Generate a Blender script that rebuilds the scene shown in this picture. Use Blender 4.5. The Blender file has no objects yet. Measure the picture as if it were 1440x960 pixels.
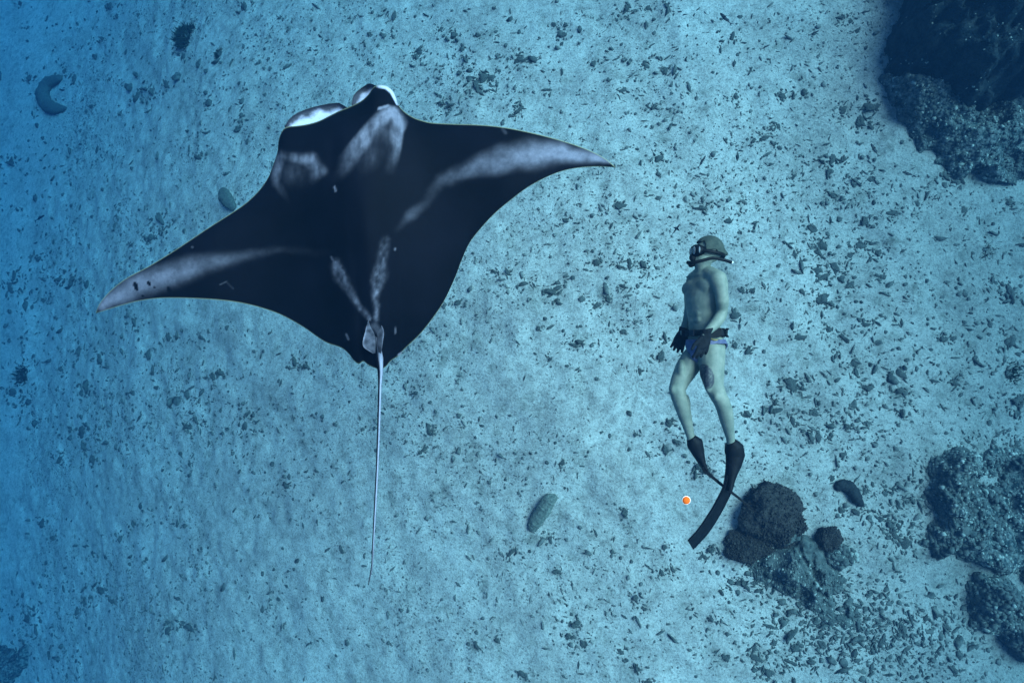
import bpy, bmesh, math, random
import numpy as np
from mathutils import Vector, Matrix, Quaternion

random.seed(7)
RNG = np.random.default_rng(7)
scene = bpy.context.scene
COL = scene.collection

# ------------------------------------------------------------------ camera
FPX = 800.0                       # focal length in photo pixels (1440 wide) = 20 mm on 36 mm
CAM_H = 7.5
cam_d = bpy.data.cameras.new('camera')
cam_d.sensor_width = 36.0
cam_d.lens = 36.0 * FPX / 1440.0
cam_d.clip_start = 0.05
cam_d.clip_end = 500.0
cam = bpy.data.objects.new('camera', cam_d)
COL.objects.link(cam)
_down = Vector((180.0, -55.0, -FPX)).normalized()      # where straight down lies in camera space
CAM_Q = _down.rotation_difference(Vector((0, 0, -1)))
CAM_R = CAM_Q.to_matrix()
CAM_P = Vector((0.0, 0.0, CAM_H))
cam.matrix_world = Matrix.Translation(CAM_P) @ CAM_R.to_4x4()
scene.camera = cam

# ------------------------------------------------------------------ world, sun, exposure
SUN_EL = math.radians(43)
SUN_AZ_VEC = Vector((1.0, 0.42, 0)).normalized()       # the sun stands to the right, a little up the picture
world = bpy.data.worlds.new('World')
scene.world = world
world.use_nodes = True
wn = world.node_tree.nodes
bg = wn.get('Background') or wn.new('ShaderNodeBackground')
sky = wn.new('ShaderNodeTexSky')
sky.sky_type = 'NISHITA'
sky.sun_disc = False
sky.sun_elevation = SUN_EL
sky.sun_rotation = math.atan2(SUN_AZ_VEC.x, SUN_AZ_VEC.y)
world.node_tree.links.new(sky.outputs[0], bg.inputs[0])
bg.inputs[1].default_value = 0.10

sun_d = bpy.data.lights.new('sun', 'SUN')
sun_d.energy = 5.0
sun_d.angle = math.radians(44)
sun_d.color = (1.0, 0.96, 0.9)
sun = bpy.data.objects.new('sun', sun_d)
COL.objects.link(sun)
_sv = Vector((SUN_AZ_VEC.x * math.cos(SUN_EL), SUN_AZ_VEC.y * math.cos(SUN_EL), math.sin(SUN_EL)))
sun.rotation_euler = _sv.to_track_quat('Z', 'Y').to_euler()
sun.location = (6, 3, 12)

scene.view_settings.view_transform = 'Standard'
scene.view_settings.look = 'None'
scene.view_settings.gamma = 1.0
scene.view_settings.use_curve_mapping = False
scene.view_settings.exposure = 1.2
scene.render.engine = 'CYCLES'
scene.cycles.use_denoising = True
scene.cycles.max_bounces = 4
scene.cycles.diffuse_bounces = 2
scene.cycles.glossy_bounces = 2
scene.cycles.transmission_bounces = 3
scene.cycles.transparent_max_bounces = 6
scene.cycles.volume_bounces = 1
scene.cycles.caustics_reflective = False
scene.cycles.caustics_refractive = False

# water: extinction per metre
WATER_SCATTER = (0.0008, 0.0032, 0.0068)
WATER_ABSORB = (0.099, 0.0435, 0.0215)

# ------------------------------------------------------------------ pixel helpers
def unproj(px, py, depth):
    v = Vector(((px - 720.0) / FPX * depth, -(py - 480.0) / FPX * depth, -depth))
    return CAM_P + CAM_R @ v

def ground(px, py, z=0.0):
    d = CAM_R @ Vector(((px - 720.0) / FPX, -(py - 480.0) / FPX, -1.0))
    t = (z - CAM_H) / d.z
    return CAM_P + d * t, t          # point, depth along the axis

# ------------------------------------------------------------------ noise (numpy value noise)
def _hash(ix, iy, iz):
    n = (ix.astype(np.int64) * 374761393 + iy.astype(np.int64) * 668265263 + iz.astype(np.int64) * 2147483647 % 4294967296)
    n = (n ^ (n >> 13)) * 1274126177
    n = n & 0x7fffffff
    n = (n ^ (n >> 16)) * 1103515245 & 0x7fffffff
    return (n & 0xffff) / 65535.0

def vnoise(p):
    p = np.asarray(p, float)
    i = np.floor(p).astype(np.int64)
    f = p - i
    f = f * f * (3 - 2 * f)
    x, y, z = i[..., 0], i[..., 1], i[..., 2]
    fx, fy, fz = f[..., 0], f[..., 1], f[..., 2]
    r = 0
    for dx in (0, 1):
        for dy in (0, 1):
            for dz in (0, 1):
                w = (fx if dx else 1 - fx) * (fy if dy else 1 - fy) * (fz if dz else 1 - fz)
                r = r + w * _hash(x + dx, y + dy, z + dz)
    return r * 2 - 1

def fbm(p, octaves=4, gain=0.5, lac=2.03):
    p = np.asarray(p, float)
    a, s, out = 1.0, 1.0, 0
    for k in range(octaves):
        out = out + a * vnoise(p * s + 17.3 * k)
        a *= gain
        s *= lac
    return out

def sm(a, b, x):
    t = np.clip((x - a) / (b - a), 0, 1)
    return t * t * (3 - 2 * t)

# ------------------------------------------------------------------ object helpers
def tag(o, label=None, cat=None, group=None, kind=None):
    if label: o['label'] = label
    if cat: o['category'] = cat
    if group: o['group'] = group
    if kind: o['kind'] = kind
    return o

def empty(name, loc):
    o = bpy.data.objects.new(name, None)
    o.empty_display_size = 0.1
    o.location = loc
    COL.objects.link(o)
    return o

def link(name, me, mat=None, parent=None, loc=None):
    o = bpy.data.objects.new(name, me)
    if mat is not None and not me.materials:
        me.materials.append(mat)
    COL.objects.link(o)
    if parent is not None:
        o.parent = parent
    if loc is not None:
        o.location = loc
    return o

def mesh_np(name, V, F, smooth=True, attrs=None, sizes=None):
    """V (n,3), F (m,k) all of one face size"""
    V = np.asarray(V, np.float32); F = np.asarray(F, np.int32)
    me = bpy.data.meshes.new(name)
    me.vertices.add(len(V)); me.vertices.foreach_set('co', V.ravel())
    k = F.shape[1]
    me.loops.add(F.size); me.loops.foreach_set('vertex_index', F.ravel())
    me.polygons.add(len(F))
    me.polygons.foreach_set('loop_start', np.arange(0, F.size, k, dtype=np.int32))
    me.polygons.foreach_set('loop_total', np.full(len(F), k, np.int32))
    if smooth:
        me.polygons.foreach_set('use_smooth', np.ones(len(F), bool))
    for an, av in (attrs or {}).items():
        at = me.attributes.new(an, 'FLOAT', 'POINT')
        at.data.foreach_set('value', np.asarray(av, np.float32))
    me.update(calc_edges=True)
    me.validate()
    return me

def grid_faces(n, m, closed_u=False, closed_v=False, off=0):
    nu = n if closed_u else n - 1
    mv = m if closed_v else m - 1
    i, j = np.meshgrid(np.arange(nu), np.arange(mv), indexing='ij')
    a = i * m + j; b = ((i + 1) % n) * m + j
    c = ((i + 1) % n) * m + (j + 1) % m; d = i * m + (j + 1) % m
    return np.stack([a, b, c, d], -1).reshape(-1, 4) + off

# ------------------------------------------------------------------ materials
def new_mat(name):
    m = bpy.data.materials.new(name)
    m.use_nodes = True
    nt = m.node_tree
    b = nt.nodes['Principled BSDF']
    return m, nt, b

def N(nt, t, **kw):
    n = nt.nodes.new(t)
    for k, v in kw.items():
        setattr(n, k, v)
    return n

def noise_mat(name, c1, c2, scale=8, detail=6, rough=0.85, bump=0.3, bscale=60, bdist=0.01, attr=None, c_attr=None, spec=0.2, lo=0.35, hi=0.65, coords='Object'):
    m, nt, b = new_mat(name)
    tc = N(nt, 'ShaderNodeTexCoord')
    n1 = N(nt, 'ShaderNodeTexNoise'); n1.inputs['Scale'].default_value = scale; n1.inputs['Detail'].default_value = detail
    n1.inputs['Roughness'].default_value = 0.62
    nt.links.new(tc.outputs[coords], n1.inputs['Vector'])
    cr = N(nt, 'ShaderNodeValToRGB')
    cr.color_ramp.elements[0].position = lo; cr.color_ramp.elements[1].position = hi
    cr.color_ramp.elements[0].color = (*c1, 1); cr.color_ramp.elements[1].color = (*c2, 1)
    nt.links.new(n1.outputs['Fac'], cr.inputs['Fac'])
    out = cr.outputs['Color']
    if attr:
        at = N(nt, 'ShaderNodeAttribute', attribute_name=attr)
        mx = N(nt, 'ShaderNodeMix', data_type='RGBA')
        nt.links.new(at.outputs['Fac'], mx.inputs['Factor'])
        nt.links.new(out, mx.inputs['A'])
        mx.inputs['B'].default_value = (*c_attr, 1)
        out = mx.outputs['Result']
    nt.links.new(out, b.inputs['Base Color'])
    b.inputs['Roughness'].default_value = rough
    b.inputs['Specular IOR Level'].default_value = spec
    if bump:
        n2 = N(nt, 'ShaderNodeTexNoise'); n2.inputs['Scale'].default_value = bscale; n2.inputs['Detail'].default_value = 4
        nt.links.new(tc.outputs[coords], n2.inputs['Vector'])
        bp = N(nt, 'ShaderNodeBump'); bp.inputs['Strength'].default_value = bump; bp.inputs['Distance'].default_value = bdist
        nt.links.new(n2.outputs['Fac'], bp.inputs['Height'])
        nt.links.new(bp.outputs['Normal'], b.inputs['Normal'])
    return m

def sand_material():
    m, nt, b = new_mat('sand')
    tc = N(nt, 'ShaderNodeTexCoord')
    def noise(scale, detail=5, rough=0.6):
        n = N(nt, 'ShaderNodeTexNoise'); n.inputs['Scale'].default_value = scale
        n.inputs['Detail'].default_value = detail; n.inputs['Roughness'].default_value = rough
        nt.links.new(tc.outputs['Object'], n.inputs['Vector'])
        return n
    def ramp(src, p0, c0, p1, c1):
        r = N(nt, 'ShaderNodeValToRGB')
        r.color_ramp.elements[0].position = p0; r.color_ramp.elements[0].color = (*c0, 1)
        r.color_ramp.elements[1].position = p1; r.color_ramp.elements[1].color = (*c1, 1)
        nt.links.new(src, r.inputs['Fac']); return r
    big = ramp(noise(1.1, 6, 0.65).outputs['Fac'], 0.34, (0.54, 0.45, 0.375), 0.66, (0.72, 0.61, 0.51))
    mid = ramp(noise(9, 6, 0.7).outputs['Fac'], 0.36, (0.70, 0.70, 0.70), 0.56, (1, 1, 1))
    fine = ramp(noise(34, 5, 0.75).outputs['Fac'], 0.33, (0.36, 0.36, 0.37), 0.5, (1, 1, 1))
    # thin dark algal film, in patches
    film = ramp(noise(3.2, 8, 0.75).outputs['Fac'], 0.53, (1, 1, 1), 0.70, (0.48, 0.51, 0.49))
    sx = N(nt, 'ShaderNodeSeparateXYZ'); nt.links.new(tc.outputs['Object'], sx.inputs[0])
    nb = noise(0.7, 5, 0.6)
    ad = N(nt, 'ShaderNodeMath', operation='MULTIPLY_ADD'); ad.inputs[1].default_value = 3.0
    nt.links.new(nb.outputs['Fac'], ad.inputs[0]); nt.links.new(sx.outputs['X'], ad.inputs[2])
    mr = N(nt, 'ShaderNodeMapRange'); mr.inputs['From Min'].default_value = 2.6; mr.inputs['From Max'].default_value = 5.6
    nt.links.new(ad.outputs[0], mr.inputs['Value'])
    right_tone = ramp(mr.outputs['Result'], 0.0, (1, 1, 1), 1.0, (0.50, 0.55, 0.56))  # sand colour gets darker toward the right, its edge broken by noise
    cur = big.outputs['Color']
    for r in (mid, fine, film, right_tone):
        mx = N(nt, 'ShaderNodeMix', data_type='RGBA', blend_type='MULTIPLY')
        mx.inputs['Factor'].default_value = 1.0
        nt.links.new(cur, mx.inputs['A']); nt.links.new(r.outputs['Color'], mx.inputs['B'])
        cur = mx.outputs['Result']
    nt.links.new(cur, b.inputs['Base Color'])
    b.inputs['Roughness'].default_value = 0.95
    b.inputs['Specular IOR Level'].default_value = 0.1
    n3 = noise(26, 8, 0.75)
    bp = N(nt, 'ShaderNodeBump'); bp.inputs['Strength'].default_value = 0.8; bp.inputs['Distance'].default_value = 0.03
    nt.links.new(n3.outputs['Fac'], bp.inputs['Height'])
    nt.links.new(bp.outputs['Normal'], b.inputs['Normal'])
    return m

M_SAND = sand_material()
M_RUBBLE = noise_mat('coral_rubble_surface', (0.055, 0.062, 0.058), (0.27, 0.25, 0.21), scale=11, bump=0.7, bscale=45, bdist=0.012, rough=0.95, spec=0.05, lo=0.3, hi=0.72)
M_RUBBLE_D = noise_mat('algae_covered_rubble', (0.032, 0.042, 0.04), (0.17, 0.165, 0.14), scale=13, bump=0.7, bscale=45, bdist=0.012, rough=0.95, spec=0.05, lo=0.3, hi=0.72)
M_REEF = noise_mat('reef_rock_surface', (0.026, 0.042, 0.042), (0.33, 0.315, 0.27), scale=16, detail=9, bump=1.0, bscale=34, bdist=0.03, rough=0.95, spec=0.05, lo=0.42, hi=0.74)
M_REEF_SHADE = noise_mat('shaded_reef_rock_surface', (0.008, 0.016, 0.02), (0.06, 0.065, 0.06), scale=9, detail=9, bump=1.0, bscale=30, bdist=0.03, rough=0.95, spec=0.05, lo=0.42, hi=0.82)  # dark algal rock, with some of the boulder's shade put into its colour
M_CORAL = noise_mat('dark_coral_surface', (0.022, 0.02, 0.018), (0.095, 0.072, 0.06), scale=40, detail=6, bump=1.0, bscale=90, bdist=0.012, rough=0.95, spec=0.05, lo=0.3, hi=0.75)
M_ALGAE = noise_mat('bushy_algae_surface', (0.012, 0.022, 0.016), (0.04, 0.055, 0.035), scale=20, bump=0.6, bscale=60, rough=0.95, spec=0.05)

# ================================================================== THE SETTING
def sea_h(x, y):
    x = np.asarray(x, float); y = np.asarray(y, float)
    def P(s, o):
        return np.stack([x * s + o, y * s + 2.7 * o, np.full_like(x, 3.1 * o)], -1)
    h = 0.10 * vnoise(P(0.28, 1.3)) + 0.045 * vnoise(P(0.9, 5.1)) + 0.030 * vnoise(P(2.3, 8.7))
    h = h + 0.020 * vnoise(P(5.5, 3.9)) + 0.008 * vnoise(P(12, 6.6))
    # the floor is a broad rise that falls away, most of all to the left
    q = np.where(x < 0, 0.0245, 0.030) * x * x + np.where(y < 0, 0.004, 0.012) * y * y
    return h - 6.0 * np.tanh(q / 6.0)

def gpt(px, py):
    """a point of the sea floor seen at a photo pixel, and its depth along the view axis"""
    z = 0.0
    for _ in range(12):
        p, t = ground(px, py, z)
        z = float(sea_h(p.x, p.y))
    p, t = ground(px, py, z)
    return p, t

def axis(lo, hi, step, far):
    a = np.arange(lo, hi + step * 0.5, step)
    out, s, v = [], step, hi
    while v < far:
        s *= 1.25; v += s; out.append(min(v, far))
    inn, s, v = [], step, lo
    while v > -far:
        s *= 1.25; v -= s; inn.append(max(v, -far))
    return np.concatenate([np.array(inn[::-1]), a, np.array(out)])

FAR = 46.0
gx = axis(-16.0, 7.5, 0.045, FAR); gy = axis(-8.0, 10.0, 0.045, FAR)
X, Y = np.meshgrid(gx, gy, indexing='ij')
Z = sea_h(X, Y)
sb = mesh_np('seabed', np.stack([X, Y, Z], -1).reshape(-1, 3), grid_faces(len(gx), len(gy)))
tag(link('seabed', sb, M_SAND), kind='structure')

# the water: one closed box of even density
hz_m = bpy.data.materials.new('sea_water'); hz_m.use_nodes = True
nt = hz_m.node_tree
for n in list(nt.nodes):
    if n.type == 'BSDF_PRINCIPLED': nt.nodes.remove(n)
pv = nt.nodes.new('ShaderNodeVolumePrincipled')
dens = max(s + a for s, a in zip(WATER_SCATTER, WATER_ABSORB)) * 1.15
colr = [s / dens for s in WATER_SCATTER]
absc = [max(0.0, 1 - a / (dens * (1 - c))) ** 2 for a, c in zip(WATER_ABSORB, colr)]
pv.inputs['Color'].default_value = (*colr, 1)
pv.inputs['Absorption Color'].default_value = (*absc, 1)
pv.inputs['Density'].default_value = dens
pv.inputs['Anisotropy'].default_value = 0.3
nt.links.new(pv.outputs[0], nt.nodes['Material Output'].inputs['Volume'])
bm = bmesh.new(); bmesh.ops.create_cube(bm, size=1.0)
ZB, ZT = -7.6, CAM_H + 0.35
for v in bm.verts:
    v.co = Vector((v.co.x * 2 * (FAR + 2), v.co.y * 2 * (FAR + 2), ZB if v.co.z < 0 else ZT))
hm = bpy.data.meshes.new('haze'); bm.to_mesh(hm); bm.free()
tag(link('haze', hm, hz_m), kind='stuff')

# ------------------------------------------------------------------ reef rock (height field inside an outline)
def poly_dist(P, poly):
    """signed distance (positive inside) of points P (n,2) to a polygon"""
    poly = np.asarray(poly, float); n = len(poly)
    d = np.full(len(P), 1e9); ins = np.zeros(len(P), bool)
    for i in range(n):
        a, b = poly[i], poly[(i + 1) % n]
        ab = b - a; t = np.clip(((P - a) @ ab) / (ab @ ab + 1e-12), 0, 1)
        d = np.minimum(d, np.linalg.norm(P - (a + t[:, None] * ab), axis=1))
        c = ((a[1] > P[:, 1]) != (b[1] > P[:, 1]))
        xi = (b[0] - a[0]) * (P[:, 1] - a[1]) / (b[1] - a[1] + 1e-12) + a[0]
        ins ^= c & (P[:, 0] < xi)
    return np.where(ins, d, -d)

def reef_rock(name, pix, H, wall, label, cat, mat, step=0.03, seed=1.0, rough=0.12, group=None, world_extra=()):
    poly = [tuple(gpt(px, py)[0][:2]) for px, py in pix] + list(world_extra)
    pa = np.array(poly); lo = pa.min(0) - 0.1; hi = pa.max(0) + 0.1
    xs = np.arange(lo[0], hi[0], step); ys = np.arange(lo[1], hi[1], step)
    XX, YY = np.meshgrid(xs, ys, indexing='ij')
    PP = np.stack([XX.ravel(), YY.ravel()], -1)
    q3 = np.stack([PP[:, 0], PP[:, 1], np.full(len(PP), seed)], -1)
    wob = 0.16 * fbm(q3 * 2.0, 3) + 0.05 * fbm(q3 * 8 + 5, 2)
    d = poly_dist(PP, poly) + wob
    hh = H * (1 - np.exp(-np.clip(d, 0, None) / wall))
    amp = sm(0, 0.25, d)
    lump = rough * fbm(q3 * 1.7 + 3, 3) * amp * 1.6 + rough * 0.45 * fbm(q3 * 7.0 + 9, 4) * amp + rough * 0.30 * fbm(q3 * 17 + 2, 2) * amp
    base = sea_h(PP[:, 0], PP[:, 1])
    zz = base - 0.06 + np.where(d > 0, 0.04 + np.maximum(hh + lump, 0.0), 0)
    # push the wall sideways so it is craggy, not a clean height field
    qz = np.stack([PP[:, 0], PP[:, 1], zz], -1)
    ox = 0.06 * fbm(qz * 5 + 31 + seed, 3) * amp; oy = 0.06 * fbm(qz * 5 + 57 + seed, 3) * amp
    V = np.stack([PP[:, 0] + ox, PP[:, 1] + oy, zz], -1)
    keep = (d > -step * 1.5)
    F = grid_faces(len(xs), len(ys))
    F = F[keep[F].all(1)]
    used = np.unique(F); remap = -np.ones(len(V), int); remap[used] = np.arange(len(used))
    V = V[used]; F = remap[F]
    org = np.array([pa[:, 0].mean(), pa[:, 1].mean(), 0.0])
    o = link(name, mesh_np(name, V - org, F), mat, loc=org)
    if label: tag(o, label, cat, group)
    return o, V

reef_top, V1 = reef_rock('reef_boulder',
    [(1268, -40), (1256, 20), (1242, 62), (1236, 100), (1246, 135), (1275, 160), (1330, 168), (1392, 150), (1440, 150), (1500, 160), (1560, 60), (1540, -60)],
    1.5, 0.28, 'large dark reef boulder rising steeply over the ledge, in its own shade', 'boulder', M_REEF_SHADE, seed=2.3, rough=0.26)
reef_low, V2 = reef_rock('reef_ledge',
    [(1236, 112), (1246, 145), (1258, 172), (1272, 198), (1290, 216), (1314, 228), (1352, 240), (1440, 249), (1520, 250), (1560, 150), (1440, 120), (1320, 110)],
    0.42, 0.22, 'low pale speckled reef ledge at the foot of the dark boulder', 'reef rock', M_REEF, seed=5.1, rough=0.14)
reef_a, V3 = reef_rock('reef_ledge',
    [(1264, 684), (1286, 692), (1304, 710), (1309, 735), (1306, 760), (1324, 772), (1358, 782), (1392, 800), (1440, 826), (1530, 850), (1580, 740), (1540, 650), (1440, 640), (1402, 636), (1372, 641), (1346, 634), (1314, 654), (1300, 680)],
    0.27, 0.24, 'broad speckled reef slab with a thin spur reaching over the sand', 'reef rock', M_REEF, seed=8.4, rough=0.12)
reef_b, V4 = reef_rock('reef_ledge',
    [(1366, 800), (1354, 822), (1350, 842), (1362, 868), (1382, 894), (1412, 908), (1445, 932), (1520, 960), (1580, 880), (1480, 830), (1420, 796), (1385, 796)],
    0.30, 0.22, 'lower speckled reef slab bordering the rubble field below the spurred slab', 'reef rock', M_REEF, seed=11.9, rough=0.14)
reef_c, V5 = reef_rock('reef_rock',
    [(-60, 900), (-10, 905), (22, 915), (40, 905), (38, 930), (24, 952), (10, 990), (-60, 1000)],
    0.35, 0.16, 'small weedy reef rock alone at the dim blue edge of the sand', 'reef rock', M_REEF, seed=14.2, rough=0.12)

# ------------------------------------------------------------------ lumpy stones and coral heads
def ico(sub):
    bm = bmesh.new(); bmesh.ops.create_icosphere(bm, subdivisions=sub, radius=1.0)
    V = np.array([v.co[:] for v in bm.verts]); F = np.array([[v.index for v in f.verts] for f in bm.faces]); bm.free()
    return V, F

ICO = {k: ico(k) for k in (1, 2, 3, 5, 6)}

def stone(sub, seed, squash=(1, 1, 0.6), rough=0.35, freq=1.3, fine=0.0):
    V, F = ICO[sub]
    V = V.copy(); s = seed * 7.13
    r = 1 + rough * fbm(V * freq + s, 3)
    if fine: r = r + fine * fbm(V * freq * 7 + s, 2)
    # knock flats into it
    rg = np.random.default_rng(int(seed * 1000))
    for _ in range(5):
        n = rg.normal(size=3); n /= np.linalg.norm(n); c = rg.uniform(0.55, 0.9)
        dd = (V * r[:, None]) @ n
        r = np.where(dd > c, r * c / np.maximum(dd, 1e-6), r)
    return V * r[:, None] * np.array(squash), F

def coral_head(name, px, py, rpx, label, cat, mat, seed, hgt=0.8, nub=0.035, group=None, squash=(1, 1)):
    p, t = gpt(px, py)
    R = rpx * t / FPX
    V, F = ICO[6] if rpx > 25 else ICO[5]
    r = 1 + 0.24 * fbm(V * 1.5 + seed, 3) + 0.10 * np.abs(fbm(V * 4.2 + seed, 2))
    r = r + nub * np.abs(fbm(V * 15 + seed, 2)) + nub * 0.8 * np.maximum(0, fbm(V * 30 + seed * 2, 1))
    W = V * r[:, None]
    ca = W[:, 2] < -0.35
    W[ca, 2] = -0.35 + (W[ca, 2] + 0.35) * 0.1
    W = W * R * np.array([squash[0], squash[1], hgt])
    org = np.array([p.x, p.y, p.z + R * hgt * 0.25])
    o = link(name, mesh_np(name, W, F), mat, loc=org)
    if label: tag(o, label, cat, group)
    return o, W + org

CH = []
CH.append(coral_head('coral_head', 1083, 722, 38, 'big round dark brown coral head under the tip of the fin', 'coral', M_CORAL, 3.3, hgt=0.75)[0])
CH.append(coral_head('coral_head', 1051, 764, 26, 'low brown coral lobe growing against the big round coral head', 'coral', M_CORAL, 6.1, hgt=0.45, squash=(1.15, 0.85))[0])
CH.append(coral_head('coral_head', 1163, 757, 15, 'small dark coral knob on the rubble ridge', 'coral', M_CORAL, 9.7, hgt=0.8)[0])
CH.append(coral_head('coral_head', 1180, 778, 16, 'small pale mottled coral head beside the dark knob', 'coral', M_REEF, 12.2, hgt=0.6, squash=(1.1, 0.9))[0])
CH.append(coral_head('coral_head', 1104, 800, 21, 'pale greenish mound of dead coral on the rubble ridge', 'coral', M_REEF, 15.2, hgt=0.5)[0])
CH.append(coral_head('coral_head', 1106, 746, 13, 'whitish dead coral patch breaking through the big brown head', 'coral', M_REEF, 19.2, hgt=1.0)[0])

# rubble ridge running away from the corals
ridge, V6 = reef_rock('rubble_ridge', [(1038, 784), (1070, 762), (1112, 752), (1136, 752), (1158, 772), (1174, 798), (1194, 822), (1206, 850), (1202, 880), (1186, 886), (1162, 864), (1128, 840), (1098, 824), (1064, 814)],
    0.12, 0.25, 'low mottled ridge of broken coral trailing from the coral heads', 'reef rock', M_RUBBLE_D, step=0.022, seed=21.7, rough=0.12)

# knobs, fragments and polyps standing on a rock's skin
def growth(o, n, size, mat, name, seed, stretch=(1, 1, 0.7), sub=1, low=None, sink=0.2):
    me = o.data; nv = len(me.vertices)
    co = np.empty(nv * 3, np.float32); me.vertices.foreach_get('co', co); co = co.reshape(-1, 3).astype(float)
    no = np.empty(nv * 3, np.float32); me.vertices.foreach_get('normal', no); no = no.reshape(-1, 3).astype(float)
    rgn = np.random.default_rng(seed)
    ok = np.where(no[:, 2] > (-0.2 if low is None else low))[0]
    dn = fbm(co[ok] * 2.2 + seed, 3)
    pr = sm(-0.6, 0.7, dn) + 0.05
    ii = rgn.choice(ok, size=n, p=pr / pr.sum())
    tm = [stone(sub, 5.3 * k + seed + 0.3, stretch, 0.6, 1.5) for k in range(6)]
    wh = rgn.integers(0, 6, n); AV, AF, off = [], [], 0
    for k in range(6):
        sel = ii[wh == k]
        if not len(sel): continue
        V, F = tm[k]; nn = no[sel]; ref = rgn.normal(size=(len(sel), 3))
        a = np.cross(nn, ref); a /= np.linalg.norm(a, axis=1)[:, None]; b = np.cross(nn, a)
        sz = size * np.exp(rgn.normal(size=len(sel)) * 0.45)
        L = V[None] * sz[:, None, None]
        W = L[..., 0:1] * a[:, None] + L[..., 1:2] * b[:, None] + L[..., 2:3] * nn[:, None] + co[sel][:, None] - nn[:, None] * (sz * sink)[:, None, None]
        AV.append(W.reshape(-1, 3)); AF.append((F[None] + (np.arange(len(sel)) * len(V))[:, None, None]).reshape(-1, 3) + off); off += len(sel) * len(V)
    c = link(name, mesh_np(name, np.concatenate(AV), np.concatenate(AF), smooth=False), mat, o)
    tag(c, kind='stuff')

M_PALE = noise_mat('pale_encrusting_coral', (0.16, 0.17, 0.14), (0.42, 0.40, 0.33), scale=9, bump=0.5, rough=0.95, spec=0.05)
for k, (o, n1, n2) in enumerate([(reef_top, 3200, 420), (reef_low, 6500, 3000), (reef_a, 12000, 5000), (reef_b, 8000, 3200), (reef_c, 700, 90), (ridge, 2200, 700)]):
    growth(o, n1, 0.016, M_REEF_SHADE if k == 0 else M_RUBBLE_D, 'rubble_crust', 40 + k, low=0.0)
    growth(o, n2, 0.012, M_PALE, 'pale_crust', 60 + k, low=0.15)
for k, (o, n1, sz) in enumerate([(CH[0], 9000, 0.0065), (CH[1], 4500, 0.006), (CH[2], 2000, 0.006)]):
    growth(o, n1, sz, M_CORAL, 'polyps', 80 + k, stretch=(0.8, 0.8, 1.2), sink=-0.2)
for k, o in enumerate(CH[3:]):
    growth(o, 520, 0.014, M_PALE, 'pale_crust', 90 + k); growth(o, 700, 0.018, M_RUBBLE_D, 'rubble_crust', 95 + k)

# bushy algae clumps
def algae_clump(px, py, rpx, label, n, seed, loose=False):
    p, t = gpt(px, py); R = rpx * t / FPX
    rg = np.random.default_rng(seed)
    Vs, Fs, off = [], [], 0
    # each frond: a bent tapering blade with real thickness
    for k in range(n):
        a = rg.uniform(0, 2 * math.pi); rad = R * (abs(rg.normal()) * 0.7 if loose else math.sqrt(rg.uniform(0, 1)) * 0.85)
        b = np.array([rad * math.cos(a), rad * math.sin(a) * 0.8, -0.02])
        d = np.array([math.cos(a) * rad / R * 0.8, math.sin(a) * rad / R * 0.8, 0.7]) + rg.normal(size=3) * 0.35
        d /= np.linalg.norm(d); L = R * rg.uniform(0.25, 0.6) * (0.55 if loose else 1); w = R * rg.uniform(0.03, 0.07)
        s = np.cross(d, rg.normal(size=3)); s /= np.linalg.norm(s); u = np.cross(d, s)
        for q, f in enumerate((1.0, 1.2, 0.25)):
            c = b + d * L * q / 2 + rg.normal(size=3) * L * 0.12
            for kk in range(3):
                th = kk * 2.094
                Vs.append(c + (s * math.cos(th) + u * math.sin(th) * 0.5) * w * f)
        for q in range(2):
            for kk in range(3):
                Fs.append([off + q * 3 + kk, off + q * 3 + (kk + 1) % 3, off + q * 3 + 3 + (kk + 1) % 3, off + q * 3 + 3 + kk])
        off += 9
    root = empty('algae_clump', p)
    tag(root, label, 'seaweed')
    fr = link('fronds', mesh_np('fronds', np.array(Vs), np.array(Fs)), M_ALGAE, root); tag(fr, kind='stuff')
    W, F = stone(3, seed * 1.3, (R * 0.3, R * 0.25, R * 0.12) if loose else (R * 0.7, R * 0.55, R * 0.3), 0.4)
    link('holdfast', mesh_np('holdfast', W, F), M_RUBBLE_D, root)

algae_clump(265, 53, 20, 'bushy dark green seaweed clump on the sand above the row of rubble', 700, 3)
algae_clump(309, 76, 9, 'small dark seaweed tuft next to the bushy clump', 260, 4)
algae_clump(1384, 350, 12, 'dark seaweed tuft among the rubble right of the diver', 260, 5, loose=True)
algae_clump(35, 528, 17, 'spreading dark seaweed patch on the dim sand beyond the wing tip', 320, 6, loose=True)
algae_clump(1416, 524, 17, 'wide dark seaweed patch between the two reefs', 420, 8, loose=True)

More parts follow.
